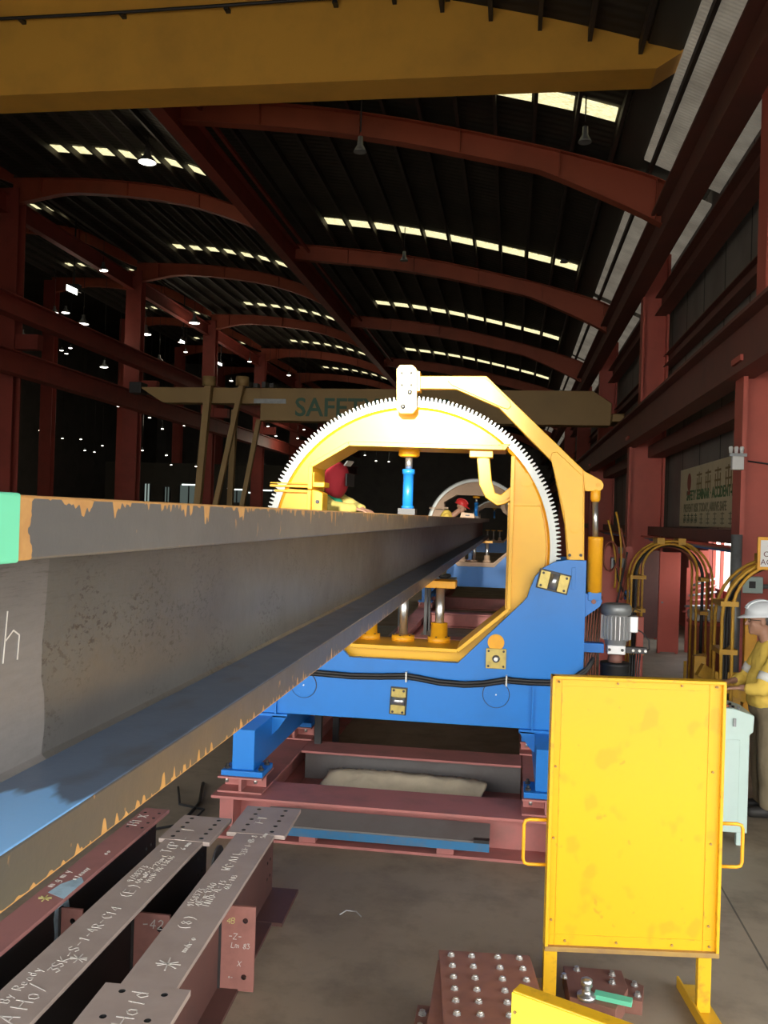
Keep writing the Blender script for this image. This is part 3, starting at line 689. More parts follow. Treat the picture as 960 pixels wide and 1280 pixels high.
def ring_machine(dy, label, ymat, bmat, gearmat, full=True):
    root = thing('ring_turning_machine', (CX, 7.2 + dy, .43), label, 'machine')
    Yf = lambda y: y + dy
    # --- blue base: front and rear cheek plates, bottom, deck
    half = [(CX, .79), (.575, .79), (.575, 2.107), (.43, 2.107), (.34, 2.09), (.25, 2.04), (.19, 1.97), (.155, 1.88), (.135, 1.81), (.10, 1.765), (-.385, 1.27), (CX, 1.27)]
    out = half + [p for p in mir(half)[::-1]][1:-1]
    base = MB().prism(out, 'Y', Yf(6.90), Yf(6.95)).build('front_cheek', bmat, root, .004)
    MB().prism(out, 'Y', Yf(7.50), Yf(7.55)).build('rear_cheek', bmat, root)
    b = MB(); b.box(-2.2, .57, Yf(6.95), Yf(7.5), .79, .83); b.box(-1.22, -.41, Yf(6.95), Yf(7.5), 1.22, 1.26)
    for x in (.535, -2.207): b.box(x, x + .04, Yf(6.95), Yf(7.5), .83, 2.1)
    b.build('base_box', bmat, root)
    st = MB()
    for x in (.2, -1.832): st.box(x - .006, x + .006, Yf(6.872), Yf(6.9), .79, 1.16)
    st.build('stiffener', bmat, root)
    # --- legs: square tubes on foot plates under each side
    for sx in (1, -1):
        X = lambda x: x if sx > 0 else 2 * CX - x
        MB().box(X(.22), X(.39), Yf(6.38), Yf(8.3), .47, .77).build('skid_tube', bmat, root, .006)
        MB().box(X(.14), X(.46), Yf(6.34), Yf(6.62), .43, .47).build('foot_plate', bmat, root, .004)
        MB().box(X(.14), X(.46), Yf(7.95), Yf(8.25), .43, .47).build('foot_plate', bmat, root, .004)
        g_ = MB(); g_.box(X(.10), X(.42), Yf(6.86), Yf(7.6), .765, .79)
        g_.prism([(X(.10), .775), (X(.22), .775), (X(.22), .62), (X(.17), .67)], 'Y', Yf(6.86), Yf(6.885)); g_.build('gusset', bmat, root)
        if full:
            for bx, by in ((.17, 6.4), (.43, 6.4), (.17, 6.56), (.43, 6.56)):
                MB().lathe((X(bx), Yf(by), .47), (0, 0, 1), [(0, .022), (.016, .022), (.017, .012), (.035, .012)], 6, False).build('foot_bolt', 'dark_steel', root)
    # --- toothed ring
    T = 220; v = []; f = []
    y0, y1 = Yf(7.0), Yf(7.12)
    for i in range(T):
        for k, rr in ((.12, 1.168), (.30, 1.202), (.58, 1.202), (.76, 1.168)):
            a = 2 * PI * (i + k) / T
            for y in (y0, y1): v.append((CX + rr * math.cos(a), y, CZ + rr * math.sin(a)))
    n = 4 * T
    for i in range(n):
        a = 2 * PI * i / n
        for y in (y0, y1): v.append((CX + 1.118 * math.cos(a), y, CZ + 1.118 * math.sin(a)))
    for i in range(n):
        j = (i + 1) % n; o = 2 * n
        f += [(2 * i, 2 * j, o + 2 * j, o + 2 * i), (2 * i + 1, o + 2 * i + 1, o + 2 * j + 1, 2 * j + 1), (2 * i, 2 * i + 1, 2 * j + 1, 2 * j), (o + 2 * i, o + 2 * j, o + 2 * j + 1, o + 2 * i + 1)]
    part_label(MB().add(v, f).build('gear_ring', gearmat, root), 'toothed steel ring')
    # --- yellow C frame: body and upper jaw
    xi0, xi1 = 2 * CX + .005, -.005
    body = arc(1.112, 156.9, 402.6, 60) + [(xi1, 2.90), (xi1, 1.70), (-.395, 1.357), (2 * CX + .395, 1.357), (xi0, 1.70), (xi0, 2.592)]
    jaw = arc(1.112, 43.2, 156.0, 34) + [(xi0, 2.612), (xi0, 2.79), (-1.318, 2.975), (-.085, 2.965), (-.02, 2.955)]
    for nm, po in (('ring_body', body), ('upper_jaw', jaw)):
        o = MB().prism(po, 'Y', Yf(7.03), Yf(7.06)).build(nm, ymat, root)
        MB().prism(po, 'Y', Yf(7.42), Yf(7.45)).build('rear_plate', ymat, o)
        if nm == 'upper_jaw':
            lp = MB()
            for a, b_ in (((xi0, 2.60), (xi0, 2.79)), ((xi0, 2.79), (-1.318, 2.975)), ((-1.318, 2.975), (-.085, 2.965))):
                lp.bar((a[0], Yf(7.2), a[1]), (b_[0], Yf(7.2), b_[1]), .48, .035, (0, 0, 1) if a[0] != b_[0] else (1, 0, 0))
            lp.prism([(-.12, 2.99), (-.12, 2.948), (-.07, 2.948), (-.03, 3.0)], 'Y', Yf(6.97), Yf(7.44))
            lp.box(xi0 - .34, xi0, Yf(6.98), Yf(7.44), 2.612, 2.632); lp.box(xi0 - .34, xi0, Yf(6.99), Yf(7.03), 2.64, 2.65)
            lp.build('flange_lip', ymat, o, .003)
        else:
            lp = MB()
            seq = [(xi1, 2.90), (xi1, 1.70), (-.395, 1.357), (2 * CX + .395, 1.357), (xi0, 1.70), (xi0, 2.592)]
            for a, b_ in zip(seq, seq[1:]):
                lp.bar((a[0], Yf(7.19), a[1]), (b_[0], Yf(7.19), b_[1]), .50, .03, (0, 0, 1) if abs(a[0] - b_[0]) > .01 else (1, 0, 0))
            lp.box(xi0 - .30, xi0, Yf(6.98), Yf(7.44), 2.572, 2.592)
            lp.build('flange_lip', ymat, o, .003)
            pn = MB().prism([(-.035, 1.62), (-.035, 2.515)] + [(CX + math.sqrt(1.09 ** 2 - (z - CZ) ** 2), z) for z in (2.515, 2.4, 2.2, 2.0, 1.8, 1.62)], 'Y', Yf(6.985), Yf(7.03))
            pn.build('post_panel', ymat, o, .004)
            MB().box(-.035, .20, Yf(6.97), Yf(7.0), 2.515, 2.535).build('panel_lip', ymat, o)
            if full: MB().lathe((at(660, 600, Y=7).x - .01, Yf(7.03), at(660, 600, Y=7).z), (0, -1, 0), [(0, .055), (.006, .055), (.0065, .045)], 20, False).build('round_cover', ymat, o)
            MB().prism([(xi0, 2.60), (xi0, 2.40), (xi0 + .10, 2.40), (xi0 + .10, 2.57), (xi0 + .06, 2.59)], 'Y', Yf(7.0), Yf(7.2)).build('latch_block', ymat, o, .006)
            MB().cyl((xi0 + .06, Yf(6.985), 2.50), (xi0 + .06, Yf(7.0), 2.50), .016, 10).build('latch_bolt', 'dark_steel', o)
    MB().prism([(xi0, 2.62), (xi0, 2.74), (xi0 + .025, 2.74), (xi0 + .025, 2.66), (xi0 + .11, 2.66), (xi0 + .11, 2.62)], 'Y', Yf(7.0), Yf(7.2)).build('latch_block', ymat, root, .004)
    # rim band just inside the teeth
    rb = MB(); A = arc(1.118, 43, 404, 90); B = arc(1.095, 43, 404, 90)
    vs = [(x, Yf(7.015), z) for x, z in A] + [(x, Yf(7.035), z) for x, z in B]; m_ = len(A)
    rb.add(vs, [(i, i + 1, m_ + i + 1, m_ + i) for i in range(m_ - 1)]); rb.build('rim_band', 'yellow_fit' if full else ymat, root)
    # --- pressing cylinder from the jaw onto the beam
    cyl = MB().lathe((-.86, Yf(7.25), 2.468), (0, 0, 1), [(0, .052), (.022, .052), (.023, .043), (.285, .043), (.286, .052), (.325, .052), (.326, .03)], 20).build('press_cylinder', 'blue', root)
    MB().cyl((-.86, Yf(7.25), 2.79), (-.86, Yf(7.25), 2.90), .03, 14).build('press_rod', 'steel', cyl)
    MB().lathe((-.86, Yf(7.25), 2.895), (0, 0, 1), [(0, .07), (.012, .088), (.06, .088)], 20).build('press_collar', 'yellow_fit', cyl)
    MB().box(-.93, -.79, Yf(7.17), Yf(7.33), 2.414, 2.468).build('press_shoe', 'dark_steel', cyl)
    # --- supporting pistons on the sill
    for x, kind in ((-.57, 'tall'), (-.87, 'mid'), (-1.16, 'cone')):
        y = Yf(7.3)
        o = MB().lathe((x, y, 1.36), (0, 0, 1), [(0, .095), (.055, .095), (.056, .07)] + ([(.17, .068), (.171, .04)] if kind != 'mid' else [(.06, .05)]), 22).build('piston_base', 'yellow_fit' if full else ymat, root)
        MB().cyl((x, y, 1.40), (x, y, 1.84), .037, 16).build('piston_rod', 'steel', o)
        if kind == 'tall': MB().box(-.69, -.44, y - .12, y + .12, 1.825, 1.884).build('piston_pad', 'yellow_fit', o, .004)
        else: MB().box(x - .1, x + .1, y - .1, y + .1, 1.84, 1.884).build('piston_pad', 'yellow_fit', o, .004)
        if full:
            bo = MB()
            for q in range(6):
                a = q * PI / 3 + .3
                bo.cyl((x + .082 * math.cos(a), y + .082 * math.sin(a), 1.415), (x + .082 * math.cos(a), y + .082 * math.sin(a), 1.422), .008, 8)
            bo.build('base_bolts', 'dark_steel', o)
    # --- curved hinge strut between jaw and post
    hk = MB(); hk.prism([(x, z) for x, z in HOOK], 'Y', Yf(7.06), Yf(7.16)); o = hk.build('hinge_strut', ymat, root, .006)
    hk = MB(); hk.prism([(x, z) for x, z in HOOK_IN], 'Y', Yf(7.045), Yf(7.06)); hk.build('strut_rib', ymat, o)
    MB().box(-.35, -.165, Yf(7.02), Yf(7.2), 2.89, 2.945).build('strut_foot', ymat, o, .004)
    if not full: return root
    # --- fittings of the blue cheek
    def bearing(cx, cz, w, h, rot, horizontal):
        y = Yf(6.9); bb = MB(); R = Matrix.Rotation(rot, 3, 'Y')
        def q(x, yy, z): p = R @ Vector((x, 0, z)); return (cx + p.x, yy, cz + p.z)
        def pl(x0, x1, z0, z1, ya, yb, mat, name, par, bev=.003):
            m = MB(); m.prism([q(x0, 0, z0)[::2], q(x1, 0, z0)[::2], q(x1, 0, z1)[::2], q(x0, 0, z1)[::2]], 'Y', ya, yb); return m.build(name, mat, par, bev)
        o = pl(-w / 2 - .01, w / 2 + .01, -h / 2 - .01, h / 2 + .01, y - .004, y, 'dark_steel', 'bearing_recess', root)
        s = .34
        for k in (-1, 1):
            if horizontal: pl(k * w / 2, k * w * (.5 - s), -h / 2, h / 2, y - .022, y - .004, 'brass', 'bearing_plate', o)
            else: pl(-w / 2, w / 2, k * h / 2, k * h * (.5 - s), y - .022, y - .004, 'brass', 'bearing_plate', o)
            for j in (-1, 1):
                u = (k * w * .40, j * h * .36) if horizontal else (j * w * .34, k * h * .42)
                p = Vector(q(u[0], 0, u[1])); m = MB(); m.cyl((p.x, y - .03, p.z), (p.x, y - .02, p.z), .010, 8); m.build('bearing_bolt', 'dark_steel', o)
        a, b_ = (Vector(q(0, y - .008, -h * .42)), Vector(q(0, y - .008, h * .42))) if horizontal else (Vector(q(-w * .42, y - .008, 0)), Vector(q(w * .42, y - .008, 0)))
        m = MB(); m.cyl(a, b_, .034, 16); m.build('roller', 'steel', o)
    p = at(692, 727, Y=6.9); bearing(p.x, p.z, .225, .135, .21, True)
    p = at(498, 876, Y=6.9); bearing(p.x, p.z, .115, .20, .04, False)
    p = at(620, 823, Y=6.9)
    o = MB().box(p.x - .078, p.x + .078, Yf(6.88), Yf(6.9), p.z - .078, p.z + .078).build('lock_plate', 'brass', root, .003)
    MB().lathe((p.x, Yf(6.88), p.z), (0, -1, 0), [(0, .03), (.006, .03), (.007, .016), (.03, .016)], 14).build('lock_pin', 'steel', o)
    for sx in (-1, 1):
        for sz in (-1, 1): MB().cyl((p.x + sx * .058, Yf(6.872), p.z + sz * .058), (p.x + sx * .058, Yf(6.882), p.z + sz * .058), .009, 8).build('lock_bolt', 'dark_steel', o)
    p2 = at(620, 803, Y=6.9); MB().cyl((p2.x, Yf(6.886), p2.z), (p2.x, Yf(6.9), p2.z), .064, 28).build('marker_disc', 'yellow_fit', root)
    for px, py in ((380, 856), (620, 868)):
        p = at(px, py, Y=6.9); o = MB().lathe((p.x, Yf(6.9), p.z), (0, -1, 0), [(0, .10), (.010, .10), (.011, .094)], 32, False).build('round_cover', 'blue', root)
        MB().cyl((p.x, Yf(6.898), p.z), (p.x, Yf(6.9005), p.z), .106, 32).build('cover_gap', 'dark_steel', o)
        for q in range(6):
            a = q * PI / 3; MB().cyl((p.x + .08 * math.cos(a), Yf(6.884), p.z + .08 * math.sin(a)), (p.x + .08 * math.cos(a), Yf(6.892), p.z + .08 * math.sin(a)), .007, 8).build('cover_bolt', 'blue', o)
        MB().cyl((p.x, Yf(6.882), p.z), (p.x, Yf(6.892), p.z), .006, 8).build('cover_bolt', 'white', o)
    MB().box(.465, .495, Yf(6.895), Yf(6.9), 1.88, 2.05).build('adjusting_slot', 'blue', root, .004)
    # --- swinging arm over the ring and its cylinder
    ya, yb = 6.93, 7.03
    arm = P2([(524, 470), (608, 470), (731, 589), (730, 703), (709, 703), (706, 655), (690, 577), (660, 547), (624, 510), (570, 486.5), (524, 486)], 6.95)
    o = MB().prism(arm, 'Y', ya + .015, yb).build('swing_arm', 'yellow', root, .005)
    for pl in ([(560, 477), (562, 473), (567, 472), (606, 473), (611, 476), (638, 503), (639, 508), (635, 512), (628, 510), (565, 482)],
               [(688, 572), (690, 566), (696, 565), (729, 596), (728, 700), (711, 700), (707, 662), (705, 640)]):
        MB().prism(P2(pl, 6.95), 'Y', ya, ya + .02).build('arm_stiffener', 'yellow', o, .004)
    MB().prism(P2([(728, 587), (732, 590), (748, 598.5), (752, 601), (754.5, 606), (753.5, 611), (750, 614), (731, 614)], 6.95), 'Y', ya + .005, yb - .02).build('arm_lug', 'yellow', o, .004)
    p = at(748, 606, Y=6.93); MB().cyl((p.x, ya - .006, p.z), (p.x, ya + .01, p.z), .016, 12).build('lug_pin', 'yellow_fit', o)
    for px, py in ((712, 694), (726, 694)):
        p = at(px, py, Y=6.93); MB().cyl((p.x, ya - .01, p.z), (p.x, ya + .004, p.z), .012, 8).build('arm_bolt', 'dark_steel', o)
    p = at(718, 660, Y=6.93); MB().lathe((p.x, ya + .002, p.z), (0, -1, 0), [(0, .045), (.006, .045), (.007, .03)], 20, False).build('arm_pivot', 'yellow', o)
    MAT['pale_yellow'] = paint('pale yellow block paint', (.86, .72, .30), (.8, .6, .2), .4, scale=4, amt=.3)
    cl = P2([(501, 458), (517, 458), (522, 463), (522, 512), (517, 518), (502, 518), (497, 513), (497, 463)], 6.93)
    o = MB().prism(cl, 'Y', 6.86, 6.90).build('clamp_block', 'pale_yellow', root, .006)
    MB().prism(P2([(499, 462), (526, 466), (526, 490), (499, 490)], 6.97), 'Y', 6.9, 7.06).build('clamp_core', 'yellow', o)
    for px, py, rr in ((502.5, 466.5, .010), (514, 466.5, .010), (502.5, 481.5, .010), (514, 481.5, .010), (512.5, 490.5, .019), (504, 508.5, .019)):
        p = at(px, py, Y=6.87); MB().lathe((p.x, 6.862, p.z), (0, -1, 0), [(0, rr), (.008, rr), (.009, rr * .55), (.016, rr * .5)], 10).build('clamp_bolt', 'dark_steel', o)
    X = .645
    o = MB().lathe((X, 6.97, 1.86), (0, 0, 1), [(0, .056), (.40, .056), (.405, .058), (.43, .058), (.431, .024)], 24).build('lift_cylinder', 'yellow_fit', root)
    MB().cyl((X - .004, 6.97, 2.28), (X - .012, 6.97, 2.58), .022, 16).build('piston_rod', 'steel', o)
    MB().lathe((X - .012, 6.97, 2.56), (0, 0, 1), [(0, .028), (.02, .038), (.09, .038), (.10, .03)], 18).build('rod_eye', 'yellow_fit', o)
    b = MB(); b.prism(P2([(729, 741), (741, 742), (750, 746), (752.5, 751), (749, 758), (729, 772)], 6.97), 'Y', 6.93, 6.99)
    b.box(X - .05, X + .05, 6.92, 7.02, 1.80, 1.865); o = b.build('cylinder_bracket', 'blue', root, .004)
    p = at(742, 752, Y=6.93); MB().cyl((p.x, 6.915, p.z), (p.x, 6.93, p.z), .018, 12).build('bracket_pin', 'rust_plate', o)
    # --- hydraulic pump and motor on an arm at the right
    y = 7.3
    b = MB(); b.box(.56, .76, y - .05, y + .05, 1.355, 1.43); b.build('pump_arm', 'blue', root, .004)
    mo = MB().lathe((.855, y, 1.425), (0, 0, 1), [(0, .085), (.03, .085), (.031, .098), (.24, .098), (.245, .116), (.30, .118), (.315, .10), (.318, .0)], 26).build('pump_motor', 'alu', root)
    fn = MB()
    for q in range(22):
        a = 2 * PI * q / 22; c1, s1 = math.cos(a), math.sin(a)
        fn.bar((.855 + .105 * c1, y + .105 * s1, 1.47), (.855 + .105 * c1, y + .105 * s1, 1.655), .006, .03, (c1, s1, 0))
    fn.build('cooling_fins', 'alu', mo)
    MB().lathe((.855, y, 1.668), (0, 0, 1), [(0, .121), (.05, .121), (.075, .112), (.085, .09)], 26).build('fan_cover', 'galv', mo)
    MB().box(.955, 1.02, y - .06, y + .05, 1.53, 1.66).build('terminal_box', 'alu', mo, .006)
    MB().box(.785, .925, y - .08, y + .08, 1.352, 1.425).build('motor_foot', 'alu', mo, .005)
    for sx in (.80, .90): MB().cyl((sx, y - .082, 1.39), (sx, y - .09, 1.39), .012, 8).build('foot_bolt', 'dark_steel', mo)
    MB().lathe((.855, y, 1.27), (0, 0, 1), [(0, .05), (.03, .06), (.085, .05)], 16).build('coupling', 'rust_plate', mo)
    MB().lathe((.855, y, .98), (0, 0, 1), [(0, .10), (.02, .115), (.27, .115), (.28, .12), (.30, .12), (.302, .05)], 24).build('oil_tank', 'black', mo)
    v = MB(); v.box(.93, 1.10, y - .03, y + .03, 1.36, 1.41); v.build('valve_block', 'dark_steel', mo, .004)
    for sx in (.99, 1.04, 1.085): MB().cyl((sx, y - .04, 1.385), (sx, y - .03, 1.385), .011, 8).build('valve_port', 'bolt', mo)
    def hs1(pts, nm='hose'): MB().tube(pts, .006, 6).build(nm, 'black', mo)
    hs1([(1.10, y, 1.385), (1.12, y, 1.40), (1.115, y, 1.47), (1.06, y, 1.53), (1.02, y, 1.55)])
    hs1([(.96, y - .05, 1.66), (.99, y - .04, 1.72), (1.04, y - .02, 1.70)], 'lead')
    for q in range(5): hs1([(.97 + .02 * q, y, 1.37), (.975 + .018 * q, y + .02, 1.2), (.93 + .035 * q, y + .03, .95), (.95 + .03 * q, y, .8)])
    MAT['hose_rust'] = plain('rust orange rubber hose', (.30, .09, .05), .6)
    for q in range(7): MB().tube([(.60 + .024 * q, 7.36, 1.80), (.60 + .022 * q, 7.38, 1.6), (.59 + .02 * q, 7.4, 1.3), (.6 + .02 * q, 7.4, .9)], .007, 6).build('hydraulic_hose', 'hose_rust', root)
    # --- black cable drooping across the cheek
    pts = [at(a, b, Y=6.865) for a, b in ((352, 838), (372, 838), (400, 840), (440, 843.5), (475, 844), (508, 843.5), (525, 846.5), (550, 851.5), (580, 854), (605, 853), (633, 848.5), (660, 851), (690, 852), (718, 846), (733, 836), (742, 822))]
    pts2 = [p + Vector((0, 0, -.022)) for p in pts]
    o = MB().tube(pts, .016, 8).tube(pts2, .014, 8).build('power_cable', 'black', root)
    for px, py in ((508, 845), (633, 850)):
        p = at(px, py, Y=6.87); MB().box(p.x - .006, p.x + .006, 6.845, 6.9, p.z - .045, p.z + .035).build('cable_clip', 'bolt', o)
    return root
HOOK = P2([(596, 572), (599, 606), (607, 622), (621, 632), (631, 630), (641, 624), (641, 606), (626, 618.5), (619, 616), (614.6, 601), (612, 572)], 7.06)
HOOK_IN = P2([(599, 572), (602.5, 605), (610, 619), (621.5, 627.5), (630, 626), (641, 619.5), (641, 611), (626, 622), (617, 619), (611.5, 603), (609, 572)], 7.06)
MAT['peach'] = paint('pale peach primed steel', (.66, .46, .32), (.5, .33, .22), .6, scale=3, amt=.4)
MAT['blue_far'] = MAT['blue']
ring_machine(0, 'bright yellow toothed ring machine on a blue base holding the long beam', 'yellow', 'blue', 'gear', True)
ring_machine(14.0, 'pale peach ring machine on a blue base, second along the beam', 'peach', 'blue', 'gear', False)
ring_machine(36.0, 'farthest pale ring machine seen small through the second ring', 'peach', 'blue', 'gear', False)
# wooden shroud still on the second machine
# ================================================================== red oxide bed of I-beams on the floor
def bed_beam(p0, p1, w, h, label, mat='red_oxide', stiff=()):
    m = Vector(((p0[0] + p1[0]) / 2, (p0[1] + p1[1]) / 2, 0))
    r = thing('bed_beam', m, label, 'steel beam')
    z = h / 2; a, b = Vector((p0[0], p0[1], z)), Vector((p1[0], p1[1], z)); d = (b - a).normalized(); s = d.cross(Vector((0, 0, 1)))
    MB().bar(a, b, .018, h - .04).build('web', mat if isinstance(mat, str) else mat[1], r)
    for zz in (h - .01, .01): MB().bar((a.x, a.y, zz), (b.x, b.y, zz), w, .02).build('flange', mat if isinstance(mat, str) else mat[0], r, .002)
    for u in stiff:
        c = a.lerp(b, u); MB().bar((c.x, c.y, .02), (c.x, c.y, h - .02), .016, w - .03, s).build('stiffener', mat if isinstance(mat, str) else mat[0], r)
    return r
MAT['bare_grey'] = paint('bare grey steel web', (.19, .175, .17), (.13, .10, .09), .5, .1, scale=3, amt=.6)
bed_beam((-2.13, 6.46), (.50, 6.46), .44, .31, 'red oxide I-beam nearest on the floor under the blue machine', stiff=(.06, .95))
bed_beam((-1.78, 7.78), (.14, 7.78), .36, .31, 'red flanged I-beam with grey web just behind the nearest red beam', ('red_oxide', 'bare_grey'))
for k, y in enumerate((11.5, 15.4, 19.5, 23.4)):
    bed_beam((-1.78, y), (.14, y), .40, .31, 'red oxide cross beam %s behind the yellow ring, between the long rails' % ('first', 'second', 'third', 'fourth')[k])
bed_beam((-1.935, 6.70), (-1.935, 46), .30, .305, 'long red oxide rail beam at the left of the machine bed')
bed_beam((.30, 6.70), (.30, 46), .30, .305, 'long red oxide rail beam at the right of the machine bed')
for k, (x, y, w1) in enumerate([(-1.94, 6.48, 'left front'), (.30, 6.48, 'right front'), (-1.94, 8.1, 'left rear'), (.30, 8.1, 'right rear')] + [(x, y + d_, w_ + n_) for d_, n_ in ((14, ' foot of the second machine, a'), (36, ' foot of the farthest machine, a')) for x, y, w_ in ((-1.94, 6.48, 'left front'), (.30, 6.48, 'right front'), (-1.94, 8.1, 'left rear'), (.30, 8.1, 'right rear'))]):
    r = thing('packer_beam', (x, y, .31), ('short red oxide packer under the %s foot of the near blue base' % w1) if y < 9 else ('red oxide packer under the ' + w1[:-3]), 'packer')
    MB().box(x - .17, x + .17, y - .16, y + .16, .312, .325).build('flange', 'red_oxide', r)
    MB().box(x - .17, x + .17, y - .16, y + .16, .415, .428).build('flange', 'red_oxide', r)
    MB().box(x - .01, x + .01, y - .15, y + .15, .325, .415).build('web', 'red_oxide', r)
    MB().box(x - .16, x + .16, y - .006, y + .006, .325, .415).build('stiffener', 'red_oxide', r)
    for bx in (-.11, .11):
        MB().cyl((x + bx, y - .12, .38), (x + bx, y - .12, .415), .014, 6).build('packer_bolt', 'bolt', r)
# blue-topped channel lying on the lower flange of the front beam
r = thing('steel_channel', (-.9, 6.27, .02), 'grey steel channel with a blue painted edge leaning low on the nearest red beam', 'channel')
MAT['blue_dull'] = paint('scuffed blue paint', (.03, .17, .36), (.12, .15, .18), .6, scale=9, amt=.7)
MB().box(-1.75, -.09, 6.195, 6.21, .078, .135).build('painted_edge', 'blue_dull', r)
MB().prism([(6.20, .135), (6.40, .20), (6.40, .21), (6.20, .147)], 'X', -1.72, -.09).build('web', 'bare_grey', r)
MB().box(-.20, -.09, 6.19, 6.24, .137, .16).build('end_lug', 'dark_steel', r)
for x in (-1.4, -.4): MB().box(x - .06, x + .06, 6.25, 6.36, .02, .14).build('packing_block', 'red_oxide', r)
# folded beige dust sheet between the beams
bm = bmesh.new(); NX, NY = 60, 16; g = []
for j in range(NY + 1):
    row = []
    for i in range(NX + 1):
        u, w_ = i / NX, j / NY
        x = -1.52 + 1.36 * u + .02 * math.sin(9 * w_); y = 7.0 + .50 * w_ - .03 * u
        z = .03 + .205 * w_ + .009 * math.sin(u * 33 + w_ * 3) * math.sin(w_ * 6) + .005 * math.sin(u * 7 + w_ * 11) + random.uniform(-.004, .004)
        e = min(u, 1 - u) * 12
        if e < 1: z -= (1 - e) * .02
        if w_ > .93: z -= .02
        row.append(bm.verts.new((x, y, z)))
    g.append(row)
for j in range(NY):
    for i in range(NX): bm.faces.new((g[j][i], g[j][i + 1], g[j + 1][i + 1], g[j + 1][i]))
me = bpy.data.meshes.new('dust_sheet'); bm.to_mesh(me); bm.free()
MAT['canvas'] = paint('beige canvas', (.80, .66, .46), (.55, .43, .28), .9, scale=6, amt=.5); me.materials.append(MAT['canvas'])
for p in me.polygons: p.use_smooth = True
o = bpy.data.objects.new('dust_sheet', me); COL.objects.link(o); so = o.modifiers.new('thick', 'SOLIDIFY'); so.thickness = .012
tag(o, 'crumpled beige canvas sheet folded between the red beams under the machine', 'canvas sheet')
# ================================================================== fabricated beams lying bottom left
MAT['flange_grey'] = paint('grey brown steel flange', (.42, .34, .305), (.30, .235, .205), .55, .1, scale=3.5, amt=.6)
MAT['web_dark'] = paint('dark red brown primed web', (.115, .050, .042), (.06, .035, .032), .6, scale=3, amt=.7)
MAT['web_black'] = paint('web blackened as if in shade', (.030, .026, .026), (.02, .018, .018), .6, scale=3, amt=.5)  # shade on the webs is put into this near black base colour
MAT['flange_red'] = paint('red brown primed flange', (.36, .16, .15), (.24, .12, .115), .58, scale=5, amt=.6)
MAT['tab'] = paint('red brown shear plate', (.34, .145, .12), (.2, .09, .075), .55, scale=8, amt=.7)
ZT = .527
def fab_beam(label, cx, cy, rot, w, y0, y1, plates, tabs, texts, mats, pw=.345):
    """local frame: y along the beam, x across; plates [(y0,y1)] wide end plates; tabs [(y, side, z0, z1, width)]"""
    r = thing('fabricated_beam', (0, 0, 0), label, 'steel beam')
    topm, webm = mats
    holes_all = []
    if plates is None:
        hs = [(sx * .045, y1 - .08 - .085 * k, .011) for sx in (-1, 1) for k in range(4)]
        mb = MB().plate([(-w / 2, y0), (w / 2, y0), (w / 2, y1), (-w / 2, y1)], hs, lambda x, y, t: (x, y, t), ZT - .02, ZT); mb.build('top_flange', topm, r)
    else:
        MB().box(-w / 2, w / 2, (y0 if len(plates) < 2 else plates[0][1]), plates[-1][0], ZT - .02, ZT - .0005).build('top_flange', topm, r)
        for a, b in plates:
            far = a > (y0 + y1) / 2
            hs = [(sx * .085, a + .05 + k * (b - a - .1) / 4, .014) for sx in (-1, 1) for k in range(5)]
            MB().plate([(-pw / 2, a), (pw / 2, a), (pw / 2, b), (-pw / 2, b)], hs, lambda x, y, t: (x, y, t), ZT - .022, ZT + .001).build('end_plate', topm, r)
    MB().box(-w / 2, w / 2, y0, y1 - .01, 0, .02).build('bottom_flange', webm, r)
    if plates:
        for a, b in plates: MB().box(-pw / 2, pw / 2, a, b, 0, .022).build('end_plate', webm, r)
    nh = [(y1 - .10 - .07 * i, .14 + .1 * j, .011) for i in range(2) for j in range(4)]
    MB().plate([(y0, .02), (y1 - .03, .02), (y1 - .03, ZT - .022), (y0, ZT - .022)], nh, lambda a, b, t: (t, a, b), -.008, .008).build('web', webm, r)
    for (ty, side, z0, z1, wd) in tabs:
        o = MB().plate([(.008, z0), (wd, z0), (wd, z1), (.008, z1)], [(wd - .05, z1 - .07, .014), (wd - .05, z0 + .07, .014)] if z1 - z0 > .3 else [(wd - .05, z1 - .06, .014), (wd - .05, z1 - .15, .014)],
                   lambda a, b, t: (side * a, t, b), ty - .007, ty + .007).build('shear_plate', 'tab', r)
        MB().box(side * .008, side * .02, ty - .014, ty + .014, z0, z1).build('weld_seam', 'web_black', o)
    for (s, x, y, h, wdt, m) in texts:
        chalk(s, (x, y, ZT + .001), (0, 1, 0), (-1, 0, 0), h, wdt, (0, 0, 1)).build('chalk_writing', m, r)
    r.location = (cx, cy, 0); r.rotation_euler = (0, 0, rot)
    return r
bA = fab_beam('grey topped beam with wide drilled ends, rightmost of the three lying on the floor', -1.385, 4.0, .038, .225, -1.5, 1.45, [(-1.5, -.70), (.98, 1.45)],
     [(.26, 1, .012, .432, .19), (.27, -1, .10, .432, .17)],
     [('*', .055, -.58, .075, .006, 'chalk'), ('Hold', .03, -.97, .07, .0045, 'chalk'), ('O', .0, -1.12, .07, .006, 'chalk'),
      ('9158373', -.055, .0, .034, .0028, 'chalk'), ('4A-m-9380', -.018, .01, .034, .0028, 'chalk'), ('HN10-7L-13', .020, .02, .034, .0028, 'chalk'), ('6LE-103', .060, .22, .028, .0025, 'chalk'),
      ('(8)', .0, -.22, .05, .003, 'chalk'), ('mnh-o', .06, -.42, .03, .003, 'chalk'), ('WC-A11', .0, .44, .046, .0032, 'chalk'), ('333-1-4B-8', .02, .66, .034, .0028, 'chalk'), ('5mm', .07, .92, .03, .003, 'chalk'), ('T-T', .0, 1.14, .05, .003, 'chalk')],
     ('flange_grey', 'web_dark'))
